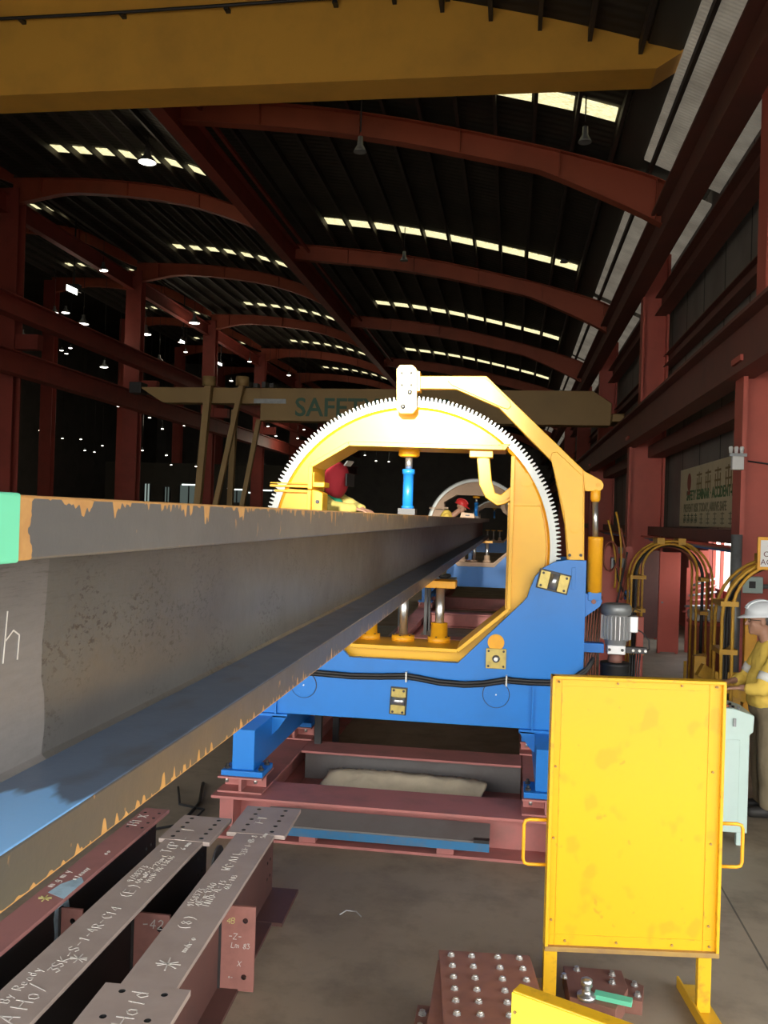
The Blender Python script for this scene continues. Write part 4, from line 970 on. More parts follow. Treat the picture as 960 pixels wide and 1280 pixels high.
# marks on its right hand shear plate
for s, x, z, h, m in (('4B', .075, .345, .035, 'chalk_y'), ('-Z-', .085, .27, .035, 'chalk'), ('Lm 83', .10, .225, .032, 'chalk'), ('x', .135, .135, .032, 'chalk'), ('=-', .09, .07, .02, 'chalk')):
    chalk(s, (x - .03, .252, z), (1, 0, 0), (0, 0, 1), h * .8, .0028, (0, -1, 0)).build('chalk_writing', m, bA)
bB = fab_beam('grey topped beam with long chalk lettering, middle of the three lying on the floor', -1.785, 4.0, .0, .225, -1.7, 1.19, [(.79, 1.19)],
     [(.10, 1, .03, .43, .20), (.14, -1, .25, .43, .2)],
     [('DA Ho/', .055, -1.10, .070, .0048, 'chalk'), ('3SK-S-1-4R-C14', .03, -.68, .050, .004, 'chalk'), ('*', .085, -.60, .055, .005, 'chalk'), ('by ready', -.035, -.92, .040, .003, 'chalk'),
      ('(E)', .02, .03, .055, .0032, 'chalk'), ('9/58373', -.045, .20, .034, .003, 'chalk'), ('4A-m05-7-22gm-L', -.002, .19, .029, .0026, 'chalk'), ('Hn10-7R-13x16', .042, .21, .031, .0026, 'chalk'),
      ('TOP L', .0, .60, .060, .004, 'chalk'), ('6 mm', .055, .66, .032, .0026, 'chalk'), ('I', .0, .92, .08, .004, 'chalk')],
     ('flange_grey', 'web_black'), .30)
chalk('-42', (.06, .09, .36), (1, 0, 0), (0, 0, 1), .045, .005, (0, -1, 0)).build('chalk_writing', 'chalk', bB)
bC = fab_beam('narrow red topped beam with chalk ticks, leftmost of the three lying on the floor', -2.14, 4.0, .0, .155, -1.8, 1.26, None,
     [(.05, 1, .3, .44, .13)],
     [('*', .02, -.10, .05, .006, 'chalk_y'), ('oleany', .03, .16, .03, .003, 'chalk'), ('m g m y', -.04, .06, .04, .003, 'chalk'), ('HI x', .0, .95, .06, .004, 'chalk'), ('oo', .03, .5, .03, .003, 'chalk')],
     ('flange_red', 'web_black'))
MAT['spray'] = paint('pale blue overspray', (.42, .60, .72), (.2, .26, .32), .6, scale=9, amt=.8)
ya_ = at(66, 1150, X=-2.13).y - 4.0
out = [(ya_ + .02 + .05 * math.sin(3.1 * k) + (.13 if k > 5 else .0), .10 + .38 * (k / 5 if k < 6 else (11 - k) / 5)) for k in range(12)]
MB().prism([(a_, b_ if b_ < .5 else .5) for a_, b_ in out], 'X', .0085, .0095).build('paint_overspray', 'spray', bC)
MB().prism([(-.03, ya_ + .02), (.0775, ya_ - .03), (.0775, ya_ + .17), (.04, ya_ + .22), (.0, ya_ + .16), (-.02, ya_ + .12)], 'Z', ZT + .0002, ZT + .001).build('paint_overspray', 'spray', bC)
# round spool lying under the end plate of the middle beam
r = thing('cable_reel', (-1.60, 4.98, 0), 'small grey reel standing on the floor beyond the middle chalked beam', 'reel')
for x in (-1.66, -1.60): MB().cyl((x, 5.0, .33), (x + .012, 5.0, .33), .10, 24).build('reel_flange', 'galv', r)
MB().cyl((-1.66, 5.0, .33), (-1.6, 5.0, .33), .045, 16).build('hub', 'dark_steel', r)
MB().box(-1.66, -1.60, 4.97, 5.03, 0, .33).build('stand', 'dark_steel', r)
# loose black cables on the floor by the beam
o = MB()
o.tube([(-2.6, 7.4, .02), (-2.45, 6.9, .02), (-2.42, 6.5, .02), (-2.3, 6.1, .02), (-2.5, 5.6, .02), (-2.7, 5.2, .02)], .014, 8)
solo(o, 'floor_cable', 'black', 'black cable curling on the floor left of the nearest red beam', 'cable')
o = MB().tube([(-2.75, 7.2, .035), (-2.58, 6.8, .03), (-2.36, 6.75, .02), (-2.35, 6.45, .02), (-2.62, 6.2, .02), (-2.8, 5.7, .02)], .010, 8)
solo(o, 'floor_cable', 'dark_steel', 'thinner dark cable looped on the floor beside the black cable', 'cable')
r = MB().tube([(-.95, 5.2, .006), (-.92, 5.25, .012), (-.86, 5.26, .006), (-.82, 5.2, .006)], .004, 6)
solo(r, 'wire_scrap', 'bolt', 'little curl of pale wire alone on the floor before the red beam', 'wire')

# ================================================================== yellow board stand
t = NT('sign yellow enamel with grime'); v = t.co()
sp = t.ramp(t.noise(t.co('Object', (1.15, 1, 1)), 6.0, 2, .45), .60, .66); sp2 = t.ramp(t.noise(t.co('Object', (1, 1, 1), loc=(3, 0, 1)), 15, 2, .5), .69, .74)
c = t.mix(t.math('MULTIPLY', sp, .34), (.85, .425, .012), (.52, .27, .02)); c = t.mix(t.math('MULTIPLY', sp2, .5), c, (.40, .24, .03))
t.set(col=c, rough=.33); MAT['board_yellow'] = t.m
MAT['frame_yellow'] = paint('yellow frame with worn edges', (.74, .42, .012), (.34, .17, .03), .4, scale=14, amt=.6, lo=.55, hi=.7)
MAT['edge_rust'] = paint('rubbed brown yellow edge', (.36, .22, .06), (.22, .12, .06), .6, scale=10, amt=.7)
A = Vector((.217, 4.40, 0)); D = Vector((.838, .10, 0)); L = D.length; D.normalize(); N = Vector((D.y, -D.x, 0))
r = thing('board_stand', (.636, 4.46, 0), 'tall yellow sheet metal board on two legs with handles on both sides', 'board stand')
def q(u, d, z): p = A + D * u + N * d; return (p.x, p.y, z)
def qbox(mb, u0, u1, d0, d1, z0, z1):
    vs = [q(u0, d0, z0), q(u1, d0, z0), q(u1, d1, z0), q(u0, d1, z0), q(u0, d0, z1), q(u1, d0, z1), q(u1, d1, z1), q(u0, d1, z1)]
    return mb.add(vs, [(0, 3, 2, 1), (4, 5, 6, 7), (0, 1, 5, 4), (1, 2, 6, 5), (2, 3, 7, 6), (3, 0, 4, 7)])
z0, z1 = .315, 1.645
qbox(MB(), .01, L - .01, -.012, 0, z0 + .01, z1 - .01).build('board', 'board_yellow', r)
f = MB(); w_ = .016
qbox(f, 0, w_, -.04, .022, z0, z1); qbox(f, L - w_, L, -.04, .022, z0, z1); qbox(f, 0, L, -.04, .022, z1 - w_, z1)
f.build('frame', 'frame_yellow', r, .003)
qbox(MB(), 0, L, -.04, .024, z0 - .012, z0 + .012).build('bottom_rail', 'edge_rust', r, .003)
f = MB()
for a, b, c_, d_ in ((w_, L - w_, z1 - .055, z1 - .05), (w_, L - w_, z0 + .06, z0 + .065), (.05, .054, z0, z1 - .02), (L - .075, L - .07, z0, z1 - .02)): qbox(f, a, b, 0, .0035, c_, d_)
f.build('folded_seam', 'frame_yellow', r)
for u in (.035, L * .5 - .1, L * .75, L - .04, .035, L - .045):
    p0, p1 = q(u, .001, z1 - .03), q(u, .008, z1 - .03); MB().cyl(p0, p1, .006, 8).build('rivet', 'edge_rust', r)
for u in (.03, L - .05):
    for z in (.45, .85, 1.2): MB().cyl(q(u, .001, z), q(u, .008, z), .006, 8).build('rivet', 'edge_rust', r)
for u in (.10, .35, .62, .80): MB().cyl(q(u, .001, z0 + .035), q(u, .008, z0 + .035), .006, 8).build('rivet', 'edge_rust', r)
for u in (.022, L - .07):
    m = MB(); qbox(m, u - .02, u + .045, -.045, -.008, .02, z0 + .3); m.build('leg', 'frame_yellow', r, .003)
for u in (.03, L - .045):
    m = MB(); qbox(m, u - .06, u + .05, -.28, .22, .0, .018); qbox(m, u - .062, u - .05, -.28, .22, .0, .06); m.build('foot', 'frame_yellow', r, .003)
for s, u, z_a, z_b in ((-1, 0, .928, .708), (1, L, .945, .735)):
    pts = [q(u, -.02, z_a), q(u + s * .085, -.02, z_a), q(u + s * .105, -.02, z_a - .006), q(u + s * .112, -.02, z_a - .025), q(u + s * .112, -.02, z_b + .025), q(u + s * .105, -.02, z_b + .006), q(u + s * .085, -.02, z_b), q(u, -.02, z_b)]
    MB().tube(pts, .0085, 10).build('handle', 'yellow_fit', r)

# ================================================================== bright yellow panel in the very front
Z = 1.0
a, b = at(652, 1224, Z=Z), at(785, 1271, Z=Z); d = (b - a).normalized(); n = Vector((d.y, -d.x, 0))
if n.y > 0: n = -n
a = at(640, 1238, Z=Z)
MAT['lemon'] = paint('lemon yellow panel paint', (.95, .84, .06), (.9, .76, .05), .45, scale=3, amt=.3)
r = thing('guard_panel', a + d * .45 + Vector((0, 0, -Z)), 'bright lemon yellow guard panel in the bottom right corner, cut by the frame', 'guard panel')
def fbox(mb, u0, u1, d0, d1, z0, z1):
    vs = []
    for z in (z0, z1):
        for u, w in ((u0, d0), (u1, d0), (u1, d1), (u0, d1)):
            p = a + d * u - n * w; vs.append((p.x, p.y, z))
    return mb.add(vs, [(0, 3, 2, 1), (4, 5, 6, 7), (0, 1, 5, 4), (1, 2, 6, 5), (2, 3, 7, 6), (3, 0, 4, 7)])
fbox(MB(), 0, 1.0, .0, .004, .08, Z - .006).build('sheet', 'lemon', r)
fbox(MB(), .0, 1.0, .002, .055, Z - .008, Z).build('top_rail', 'frame_yellow', r, .004)
fbox(MB(), .0, .03, .004, .055, 0, Z - .008).build('post', 'frame_yellow', r, .004)
fbox(MB(), .97, 1.0, .004, .055, 0, Z - .008).build('post', 'frame_yellow', r, .004)
for z in (.94, .86): MB().cyl(a + d * .012 + Vector((0, 0, z - Z)) + n * .004, a + d * .012 + Vector((0, 0, z - Z)), .005, 8).build('screw', 'edge_rust', r)

# ================================================================== bolted steel pieces by the board stand
r = thing('bolted_girder_stub', (-.06, 3.9, 0), 'red brown drilled splice plate studded with rows of bright bolts on the floor', 'splice plate')
zp = .30
cs = [at(548.5, 1187, Z=zp), at(662, 1194, Z=zp), at(676, 1240, Z=zp), at(687, 1300, Z=zp), at(556, 1300, Z=zp)]
MB().prism([(p.x, p.y) for p in cs], 'Z', zp - .022, zp).build('splice_plate', 'rust_plate', r, .002)
MB().box(cs[0].x + .0, cs[1].x - .03, 3.45, 4.24, zp - .046, zp - .024).build('flange', 'rust_plate', r)
MB().box(-.07, -.05, 3.45, 4.24, .02, zp - .046).build('web', 'web_dark', r)
MB().box(-.25, .12, 3.45, 4.24, 0, .02).build('flange', 'web_dark', r)
cols = [(564, 571), (589.5, 600.5), (622, 637), (649, 672)]
for ci, (xa_, xb_) in enumerate(cols):
    for k, cy in enumerate((127, 176, 228, 282, 337, 397)):
        u = k / 5; p = at(xa_ + (xb_ - xa_) * u, 1160 + (cy + ci * 5) / 3.69, Z=zp)
        MB().lathe((p.x, p.y, zp), (0, 0, 1), [(0, .019), (.004, .019), (.0045, .015), (.012, .014), (.0125, .009), (.015, .008)], 6, False).build('bolt', 'bolt', r)
r = thing('cleat_plate', (-.38, 3.9, 0), 'small bolted cleat plates lying left of the studded splice plate', 'cleat')
MB().box(-.37, -.31, 3.85, 4.12, .0, .12).build('cleat', 'rust_plate', r, .003); MB().box(-.46, -.31, 3.6, 3.86, .0, .10).build('cleat', 'rust_plate', r, .003)
for x, y, z in ((-.385, 3.8, .10), (-.385, 3.68, .10), (-.34, 4.04, .12), (-.34, 3.93, .12)):
    MB().lathe((x, y, z), (0, 0, 1), [(0, .02), (.005, .02), (.0055, .014), (.02, .014)], 6, False).build('bolt', 'bolt', r)
r = thing('bracket_plate', (.45, 4.15, 0), 'brown drilled bracket plate with bolts lying under the yellow board stand', 'bracket')
zb = .10; cs = [at(704, 1207, Z=zb), at(777, 1213, Z=zb), at(785, 1236, Z=zb), at(770, 1262, Z=zb), at(712, 1246, Z=zb)]
MB().prism([(p.x, p.y) for p in cs], 'Z', zb - .1, zb).build('bracket', 'rust_plate', r, .003)
cs2 = [at(781, 1222, Z=.07), at(805, 1232, Z=.07), at(803, 1252, Z=.07), at(778, 1248, Z=.07)]
MB().prism([(p.x, p.y) for p in cs2], 'Z', .0, .07).build('side_cleat', 'rust_plate', r, .003)
for px, py, z in ((721, 1213, zb), (765, 1219, zb), (705, 1222, zb), (765, 1229, zb), (793, 1232, .07), (797, 1245, .07)):
    p = at(px, py, Z=z); MB().lathe((p.x, p.y, z), (0, 0, 1), [(0, .019), (.005, .019), (.0055, .013), (.02, .013)], 6, False).build('bolt', 'bolt', r)
p = at(733, 1243, Z=.12); r = thing('steel_fitting', (p.x, p.y, .101), 'bright turned steel fitting standing on the brown bracket plate', 'fitting')
MB().lathe((p.x, p.y, .101), (0, 0, 1), [(0, .045), (.02, .045), (.022, .022), (.06, .02), (.062, .028), (.09, .028), (.10, .012)], 16).build('turned_body', 'steel', r)
p = at(765, 1247, Z=.11); solo(MB().bar((p.x - .08, p.y + .01, .112), (p.x + .09, p.y - .03, .112), .05, .022), 'packing_strip', MAT['green_paint'], 'green strip lying on the brown bracket plate', 'strip')
# ================================================================== right-hand side: hoops, board, pipes, cabinet
MAT['sign_board'] = paint('faded cream sign board', (.72, .64, .42), (.55, .5, .33), .8, scale=3, amt=.6)
MAT['sign_red'] = plain('faded sign red', (.36, .10, .06), .8); MAT['sign_green'] = plain('faded sign green', (.10, .20, .08), .8)
MAT['sign_olive'] = plain('faded sign olive', (.28, .26, .15), .8); MAT['sign_dark'] = plain('faded sign dark green', (.09, .13, .06), .8); MAT['sign_brown'] = plain('faded sign brown', (.30, .22, .09), .8)
r = thing('wall_board', (3.9, 17, 2.37), 'big faded cream board with green lettering on the right wall', 'sign board')
MB().box(3.88, 3.93, 13.2, 21.4, 2.38, 3.68).build('board', 'sign_board', r, .01)
for y in (14.5, 17, 19.5): MB().box(3.93, 4.1, y - .05, y + .05, 2.6, 3.4).build('bracket', 'red_column', r)
MB().lathe((3.879, 20.35, 3.36), (-1, 0, 0), [(0, .20), (.004, .20)], 20).build('emblem', 'sign_red', r)
MB().box(3.872, 3.879, 20.2, 20.5, 3.08, 3.16).build('emblem', 'sign_red', r)
fx = 3.877
text_mesh('SAFETY SEMINAR · ACCIDENT-FREE', .30, 'sign_green', 'lettering', r, (fx, 20.6, 2.96), (0, -1, 0), (0, 0, 1), .003, .006)
text_mesh('PREVENT RISK TODAY, ARRIVE SAFE', .25, 'sign_olive', 'lettering', r, (fx, 20.9, 2.70), (0, -1, 0), (0, 0, 1), .003, .006)
for k, yy in enumerate((20.75, 20.35, 19.95, 19.55)):
    m = MB()
    for a_, b_, c_, d_ in ((-.13, .13, .16, .18), (-.02, .02, .0, .22), (-.12, .12, .06, .08), (-.13, -.10, .0, .12), (.09, .12, .02, .14)): m.box(fx - .004, fx, yy - b_, yy - a_, 2.45 + c_, 2.45 + d_)
    m.build('lettering', 'sign_dark', r)
for k in range(7):
    yy = 19.0 - k * .62; m = MB()
    for a_, b_, c_, d_ in ((-.14, .14, .18, .2), (-.02, .02, -.02, .22), (-.14, .12, .08, .1), (-.14, .14, .0, .02)): m.box(fx - .004, fx, yy - b_, yy - a_, 2.45 + c_, 2.45 + d_)
    m.build('lettering', 'sign_olive', r)
for k in range(6):
    yy = 19.3 - k * .85; m = MB()
    for a_, b_, c_, d_ in ((-.25, .25, .34, .38), (-.03, .03, 0, .42), (-.25, .25, .15, .19), (-.22, -.17, 0, .3), (.18, .23, -.02, .3)): m.box(fx - .004, fx, yy - b_, yy - a_, 3.12 + c_, 3.12 + d_)
    m.build('lettering', 'sign_brown', r)

# small white lamp box and mint switch box on the nearest column
p = at(922, 576, Y=12.2)
r = thing('wall_lamp_box', p, 'small pale lamp box high on the nearest red column', 'lamp box')
MB().box(p.x - .07, p.x + .08, 12.18, 12.28, p.z - .12, p.z + .06).build('housing', 'white', r, .01)
for dx in (-.09, -.02, .05): MB().lathe((p.x + dx, 12.2, p.z + .10), (0, 0, 1), [(0, .02), (.07, .03), (.09, .02)], 10).build('lamp_cup', 'white', r)
MB().box(p.x - .1, p.x + .12, 12.2, 12.26, p.z + .06, p.z + .1).build('bracket', 'galv', r)
p = at(938, 731, Y=12.35)
r = thing('switch_box', p, 'mint switch box with dark window on the nearest red column', 'switch box')
MB().box(p.x - .15, p.x + .15, 12.3, 12.46, p.z - .11, p.z + .11).build('housing', 'mint', r, .01)
MB().box(p.x - .03, p.x + .05, 12.285, 12.3, p.z - .04, p.z + .05).build('window', 'dark_steel', r)
solo(MB().tube([(p.x + .15, 12.4, p.z - .02), (p.x + .6, 12.4, p.z + .0)], .03, 8), 'conduit', 'galv', 'grey conduit running right from the mint switch box', 'conduit')
p = at(930, 575, Y=12.25)
solo(MB().tube([(p.x + .1, 12.44, p.z), (p.x + .5, 12.44, p.z - .05), (p.x + .75, 12.44, p.z - .04)], .012, 6), 'column_cable', 'dark_steel', 'thin dark cable sagging across the nearest red column', 'cable')

# pipes along the wall just above head height
for k, (x, z, rr, m, nm) in enumerate([(3.5, 2.05, .04, 'galv', 'thick grey pipe on the pipe rack under the lettered board'), (3.62, 2.0, .03, 'blue', 'blue pipe on the pipe rack under the lettered board'), (3.4, 2.08, .025, 'red_column', 'thin red pipe on the pipe rack under the lettered board'), (3.74, 2.04, .035, 'dark_steel', 'dark pipe on the pipe rack under the lettered board')]):
    solo(MB().tube([(x, 12.9, z), (x, 40, z)], rr, 10), 'wall_pipe', m, nm, 'pipe')
for k, px in enumerate((795, 825, 868)):
    p = at(px, 668, Y=17.5)
# yellow hoop arches carrying hoses over the walkway
def hoop_pts(cx, y, a, ztop, zb, n=18):
    zs = ztop - a; pts = [(cx - a, y, zb), (cx - a, y, zs * .5 + zb * .5)]
    for i in range(n + 1):
        t_ = PI - PI * i / n; pts.append((cx + a * math.cos(t_), y, zs + a * math.sin(t_)))
    pts += [(cx + a, y, zs * .5 + zb * .5), (cx + a, y, zb)]; return pts
def hoop(label, cx, y, ao, ai, zt, dy, hoses):
    r = thing('hose_hoop', (cx, y + dy / 2, 0), label, 'hose arch')
    for yy in (y, y + dy):
        MB().tube(hoop_pts(cx, yy, ao, zt, 0), .017, 8).build('outer_rail', 'gantry_yellow', r)
        MB().tube(hoop_pts(cx - .03, yy, ai, zt - .04, 0), .017, 8).build('inner_rail', 'gantry_yellow', r)
    for s in (-1, 1):
        for z in (.55, 1.15, 1.62):
            MB().box(cx + s * ao - (.03 if s > 0 else -.0) - .02, cx + s * ai + .02, y - .02, y + dy + .02, z, z + .05).build('bracket', 'gantry_yellow', r)
        MB().box(cx + s * (ao + ai) / 2 - .14, cx + s * (ao + ai) / 2 + .14, y - .05, y + dy + .05, 0, .03).build('foot_plate', 'gantry_yellow', r)
    for s in (-.3, .22): MB().box(cx + s * ao - .05, cx + s * ao + .05, y - .03, y + dy + .03, zt - .05, zt + .04).build('top_clamp', 'gantry_yellow', r)
    return r
hoop('pair of slim yellow hoops carrying hoses over the walkway behind the motor', 2.25, 12.85, .55, .37, 2.17, .35, 2)
hoop('yellow hoop carrying black hoses beside the man in the white helmet', 2.66, 9.0, .60, .47, 2.10, .30, 2)
def hose_over(cx, y, a, zt, rr, mat, label, frac=1.0, zb=.1):
    pts = hoop_pts(cx, y, a, zt, zb); pts = pts[:max(4, int(len(pts) * frac))]
    solo(MB().tube(pts, rr, 8), 'gas_hose', mat, label, 'hose')
hose_over(2.23, 12.97, .46, 2.11, .022, 'black', 'black hose laid over the slim pair of yellow hoops')
hose_over(2.24, 13.05, .50, 2.13, .018, 'dark_steel', 'dark grey hose over the slim pair of yellow hoops, behind the black one', .6)
hose_over(2.22, 13.1, .42, 2.09, .018, 'hose_rust', 'rust coloured hose over the slim pair of yellow hoops', .9)
hose_over(2.66, 9.1, .56, 2.06, .030, 'black', 'thick black hose on the yellow hoop beside the white helmeted man')
hose_over(2.66, 9.2, .51, 2.03, .024, 'dark_steel', 'dark grey hose on the yellow hoop beside the white helmeted man')
# gas notice on the second hoop
p0, p1 = at(947, 671, Y=8.9), at(947, 712, Y=8.9)
r = thing('gas_notice', (p0.x + .35, 8.9, p1.z), 'white notice in a yellow frame on top of the right hoop', 'notice')
MB().box(p0.x, p0.x + .72, 8.88, 8.91, p1.z, p0.z).build('frame', 'yellow_fit', r, .004)
MB().box(p0.x + .025, p0.x + .69, 8.874, 8.88, p1.z + .03, p0.z - .03).build('board', 'white', r)
MAT['ink_maroon'] = plain('maroon ink', (.13, .02, .03), .6); MAT['ink_red'] = plain('pale red ink', (.75, .35, .30), .6)
hh = p0.z - p1.z
text_mesh('OXYGEN', .075, 'ink_maroon', 'lettering', r, (p0.x + .05, 8.873, p1.z + hh * .40), (1, 0, 0), (0, 0, 1), .001)
text_mesh('ACETYLENE', .075, 'ink_maroon', 'lettering', r, (p0.x + .026, 8.873, p1.z + hh * .16), (1, 0, 0), (0, 0, 1), .001)
MB().box(p0.x + .09, p0.x + .6, 8.872, 8.875, p1.z + hh * .70, p1.z + hh * .76).build('lettering', 'ink_red', r)
for dx in (.12, .58): MB().box(p0.x + dx, p0.x + dx + .03, 8.91, 9.0, p1.z + .05, p1.z + .09).build('bracket', 'yellow_fit', r)

# red plates standing against the wall
for (px0, px1, y, zt, lab) in ((825, 851, 17.0, 1.89, 'tall bright red plate standing below the board, left of two'), (861, 886, 17.6, 1.93, 'tall red plate standing below the board, right of two'), (802, 824, 19.0, 1.85, 'dark red sheet standing behind the left hoop leg')):
    a_, b_ = at(px0, 700, Y=y).x, at(px1, 700, Y=y).x
    r = thing('red_plate', ((a_ + b_) / 2, y, 0), lab, 'steel plate')
    MB().box(a_, b_, y, y + .03, .03, zt).build('sheet', 'red_column' if y < 18.5 else 'web_dark', r, .004)
    MB().box(a_, a_ + .05, y + .03, y + .10, .0, zt).build('edge_angle', 'red_column', r)
    MB().box(b_ - .05, b_, y + .03, y + .10, .0, zt).build('edge_angle', 'red_column', r)
    if y < 18: MB().cyl((a_ + .06, y - .02, .95), (a_ + .06, y, .95), .02, 8).build('latch', 'galv', r)
# red crate with white bags, rack of pipes
p = at(893, 790, Y=13.6)
r = thing('red_crate', (p.x, 13.8, 0), 'dark red bin standing behind the hoops, white sacks on top', 'bin')
MB().box(p.x - .28, p.x + .22, 13.6, 14.1, .0, .95).build('bin_wall', MAT['sign_red'], r, .01)
MB().box(p.x - .30, p.x + .24, 13.58, 14.12, .92, .97).build('rim', 'red_column', r)
def sack(cx, cy, z, sx, sy, sz, lab):
    bm = bmesh.new(); bmesh.ops.create_icosphere(bm, subdivisions=3, radius=1)
    for v in bm.verts:
        k = 1 + .08 * math.sin(5 * v.co.x + 3 * v.co.z) + .05 * math.sin(9 * v.co.y)
        c = [math.copysign(abs(q_) ** .6, q_) for q_ in v.co]
        v.co = Vector((c[0] * sx * k, c[1] * sy * k, c[2] * sz * k))
    me = bpy.data.meshes.new('white_sack'); bm.to_mesh(me); bm.free(); me.materials.append(MAT['white'])
    for p_ in me.polygons: p_.use_smooth = True
    o = bpy.data.objects.new('white_sack', me); COL.objects.link(o); o.location = (cx, cy, z + sz * .98); tag(o, lab, 'sack', 'white sacks on the red bin')
sack(p.x - .17, 13.8, .975, .155, .2, .10, 'left white sack lying on the dark red bin'); sack(p.x + .15, 13.82, .975, .13, .2, .12, 'right white sack lying on the dark red bin')
r = thing('bar_rack', (3.5, 16.2, 0), 'rack of thin bars in the bright gap behind the hoops', 'rack')
for k in range(6):
    MB().tube([(2.9 + .03 * k, 15.4, .95 + .09 * k), (3.9, 17.6, .75 + .13 * k)], .022, 6).build('rack_bar', 'galv' if k % 2 else 'red_column', r)
for y in (15.6, 17.3): MB().box(3.3, 3.36, y, y + .06, 0, 1.6).build('rack_post', 'red_column', r)
for k, px in enumerate((893, 903)):
    p = at(px, 700, Y=17.8); solo(MB().box(p.x - .03, p.x + .03, 17.8, 17.86, 0, 2.1), 'gap_post', 'red_column', ['left', 'right'][k] + ' thin red post standing in the bright wall gap', 'post')
p = at(919, 740, Y=11.9); solo(MB().cyl((p.x, 11.9, 0), (p.x, 11.9, 2.3), .07, 16), 'stand_pipe', MAT['galv'], 'upright blue grey pipe left of the nearest red column', 'pipe')
p = at(938, 800, Y=10.6)
r = thing('yellow_post', (p.x, 10.6, 0), 'yellow square post behind the man in the white helmet', 'post')
MB().box(p.x - .075, p.x + .06, 10.55, 10.65, .02, 1.36).build('post', 'yellow_fit', r, .006); MB().box(p.x - .14, p.x + .14, 10.45, 10.75, 0, .02).build('base_plate', 'yellow_fit', r)
p = at(874, 830, Y=10.9)
r = thing('yellow_post', (p.x, 10.9, 0), 'short orange yellow post at the foot of the hoops', 'post')
MB().box(p.x - .07, p.x + .07, 10.85, 10.97, .02, .86).build('post', 'gantry_yellow', r, .01); MB().box(p.x - .13, p.x + .13, 10.8, 11.0, 0, .02).build('base_plate', 'gantry_yellow', r)
MB().box(p.x + .07, p.x + .5, 10.88, 10.94, .55, .68).build('rail', 'gantry_yellow', r, .006)
MB().tube([(p.x - .18, 10.8, .8), (p.x - .18, 10.8, .45), (p.x - .12, 10.8, .38), (p.x - .05, 10.8, .45)], .018, 8).build('hook', 'gantry_yellow', r)
# low yellow ramp rails behind the board stand
p = at(905, 850, Y=9.6)
r = thing('ramp_rail', (p.x, 9.8, 0), 'low brown yellow ramp beam leaning near the hose hoop', 'rail')
MB().bar((p.x - .25, 9.6, .9), (p.x + .25, 9.7, .62), .08, .14).build('rail', 'gantry_yellow', r, .006); MB().box(p.x - .1, p.x - .02, 9.6, 9.68, 0, .85).build('post', 'gantry_yellow', r); MB().box(p.x + .1, p.x + .18, 9.64, 9.72, 0, .72).build('post', 'gantry_yellow', r)

# red upright and gas outlet station behind the lifting cylinder
p = at(799, 800, Y=10.0)
r = thing('red_post', (p.x, 10, 0), 'bright red steel post standing right of the pump motor', 'post')
MB().box(p.x - .035, p.x + .04, 9.97, 10.03, .02, 1.38).build('post', 'red_column', r, .004); MB().box(p.x - .1, p.x + .1, 9.9, 10.1, 0, .02).build('base_plate', 'red_column', r)
r = thing('outlet_station', (1.75, 13.5, 0), 'gas outlet stand with grey boxes and coiled hoses behind the lifting cylinder', 'gas outlet stand')
def px_box(mb, x0, y0, x1, y1, Y, d_): a_, b_ = at(x0, y0, Y=Y), at(x1, y1, Y=Y); return mb.box(a_.x, b_.x, Y, Y + d_, b_.z, a_.z)
for x0, y0, x1, y1 in ((773, 684, 779, 692), (764, 697, 770, 711), (775, 698, 781, 710)): px_box(MB(), x0, y0, x1, y1, 13.4, .1).build('outlet_box', 'galv', r, .008)
a_ = at(772, 690, Y=13.5); MB().box(a_.x - .22, a_.x + .22, 13.52, 13.56, .0, 2.05).build('back_board', 'red_column', r)
a_ = at(762, 695, Y=13.4)
for k in range(6): MB().tube([(a_.x + .10 * math.cos(i * PI / 8), 13.36 - .02 * k, a_.z + .22 * math.sin(i * PI / 8)) for i in range(16)], .014, 6, True).build('hose_coil', MAT['sign_red'], r)
hs = ((770, 640, 782, 690, 772, 740, 'gantry_yellow'), (776, 660, 790, 720, 776, 750, 'hose_rust'), (760, 650, 774, 700, 768, 735, 'gantry_yellow'), (784, 690, 776, 730, 770, 760, 'dark_steel'), (768, 700, 774, 740, 790, 755, 'black'))
for a0, a1, b0, b1, c0, c1, m in hs:
    pa, pb, pc = at(a0, a1, Y=13.3), at(b0, b1, Y=13.3), at(c0, c1, Y=13.3)
    MB().tube([pa * (1 - u) ** 2 + pb * 2 * u * (1 - u) + pc * u * u for u in [i / 12 for i in range(13)]], .016, 6).build('hose', m, r)
px_box(MB(), 781, 738, 789, 750, 13.3, .1).build('junction_box', 'blue', r, .01)

# control desk
r = thing('control_desk', (1.65, 7.2, 0), 'pale mint control desk with push buttons before the man in the white helmet', 'control desk')
MB().prism([(1.30, .10), (1.815, .10), (1.815, .84), (1.84, .86), (1.845, .985), (1.70, 1.03), (1.30, 1.05)], 'Y', 6.95, 7.35).build('cabinet', 'mint', r, .008)
MB().box(1.37, 1.745, 6.942, 6.95, .16, .80).build('door', 'mint', r, .003)
MB().box(1.69, 1.71, 6.93, 6.942, .90, .96).build('name_plate', 'galv', r)
for x in (1.36, 1.77):
    for y in (7.0, 7.3): MB().box(x - .025, x + .025, y - .025, y + .025, 0, .10).build('foot', 'mint', r)
for k, (x, y) in enumerate(((1.62, 7.0), (1.66, 7.0), (1.70, 7.0), (1.74, 7.0), (1.62, 7.1), (1.70, 7.1))):
    zt = 1.04 - (x - 1.5) * .12; MB().lathe((x, y, zt - .03), (0, 0, 1), [(0, .016), (.04, .016), (.041, .011), (.058, .011)], 12).build('push_button', ['galv', 'sign_red', 'black'][k % 3] if k % 3 != 1 else MAT['sign_red'], r)
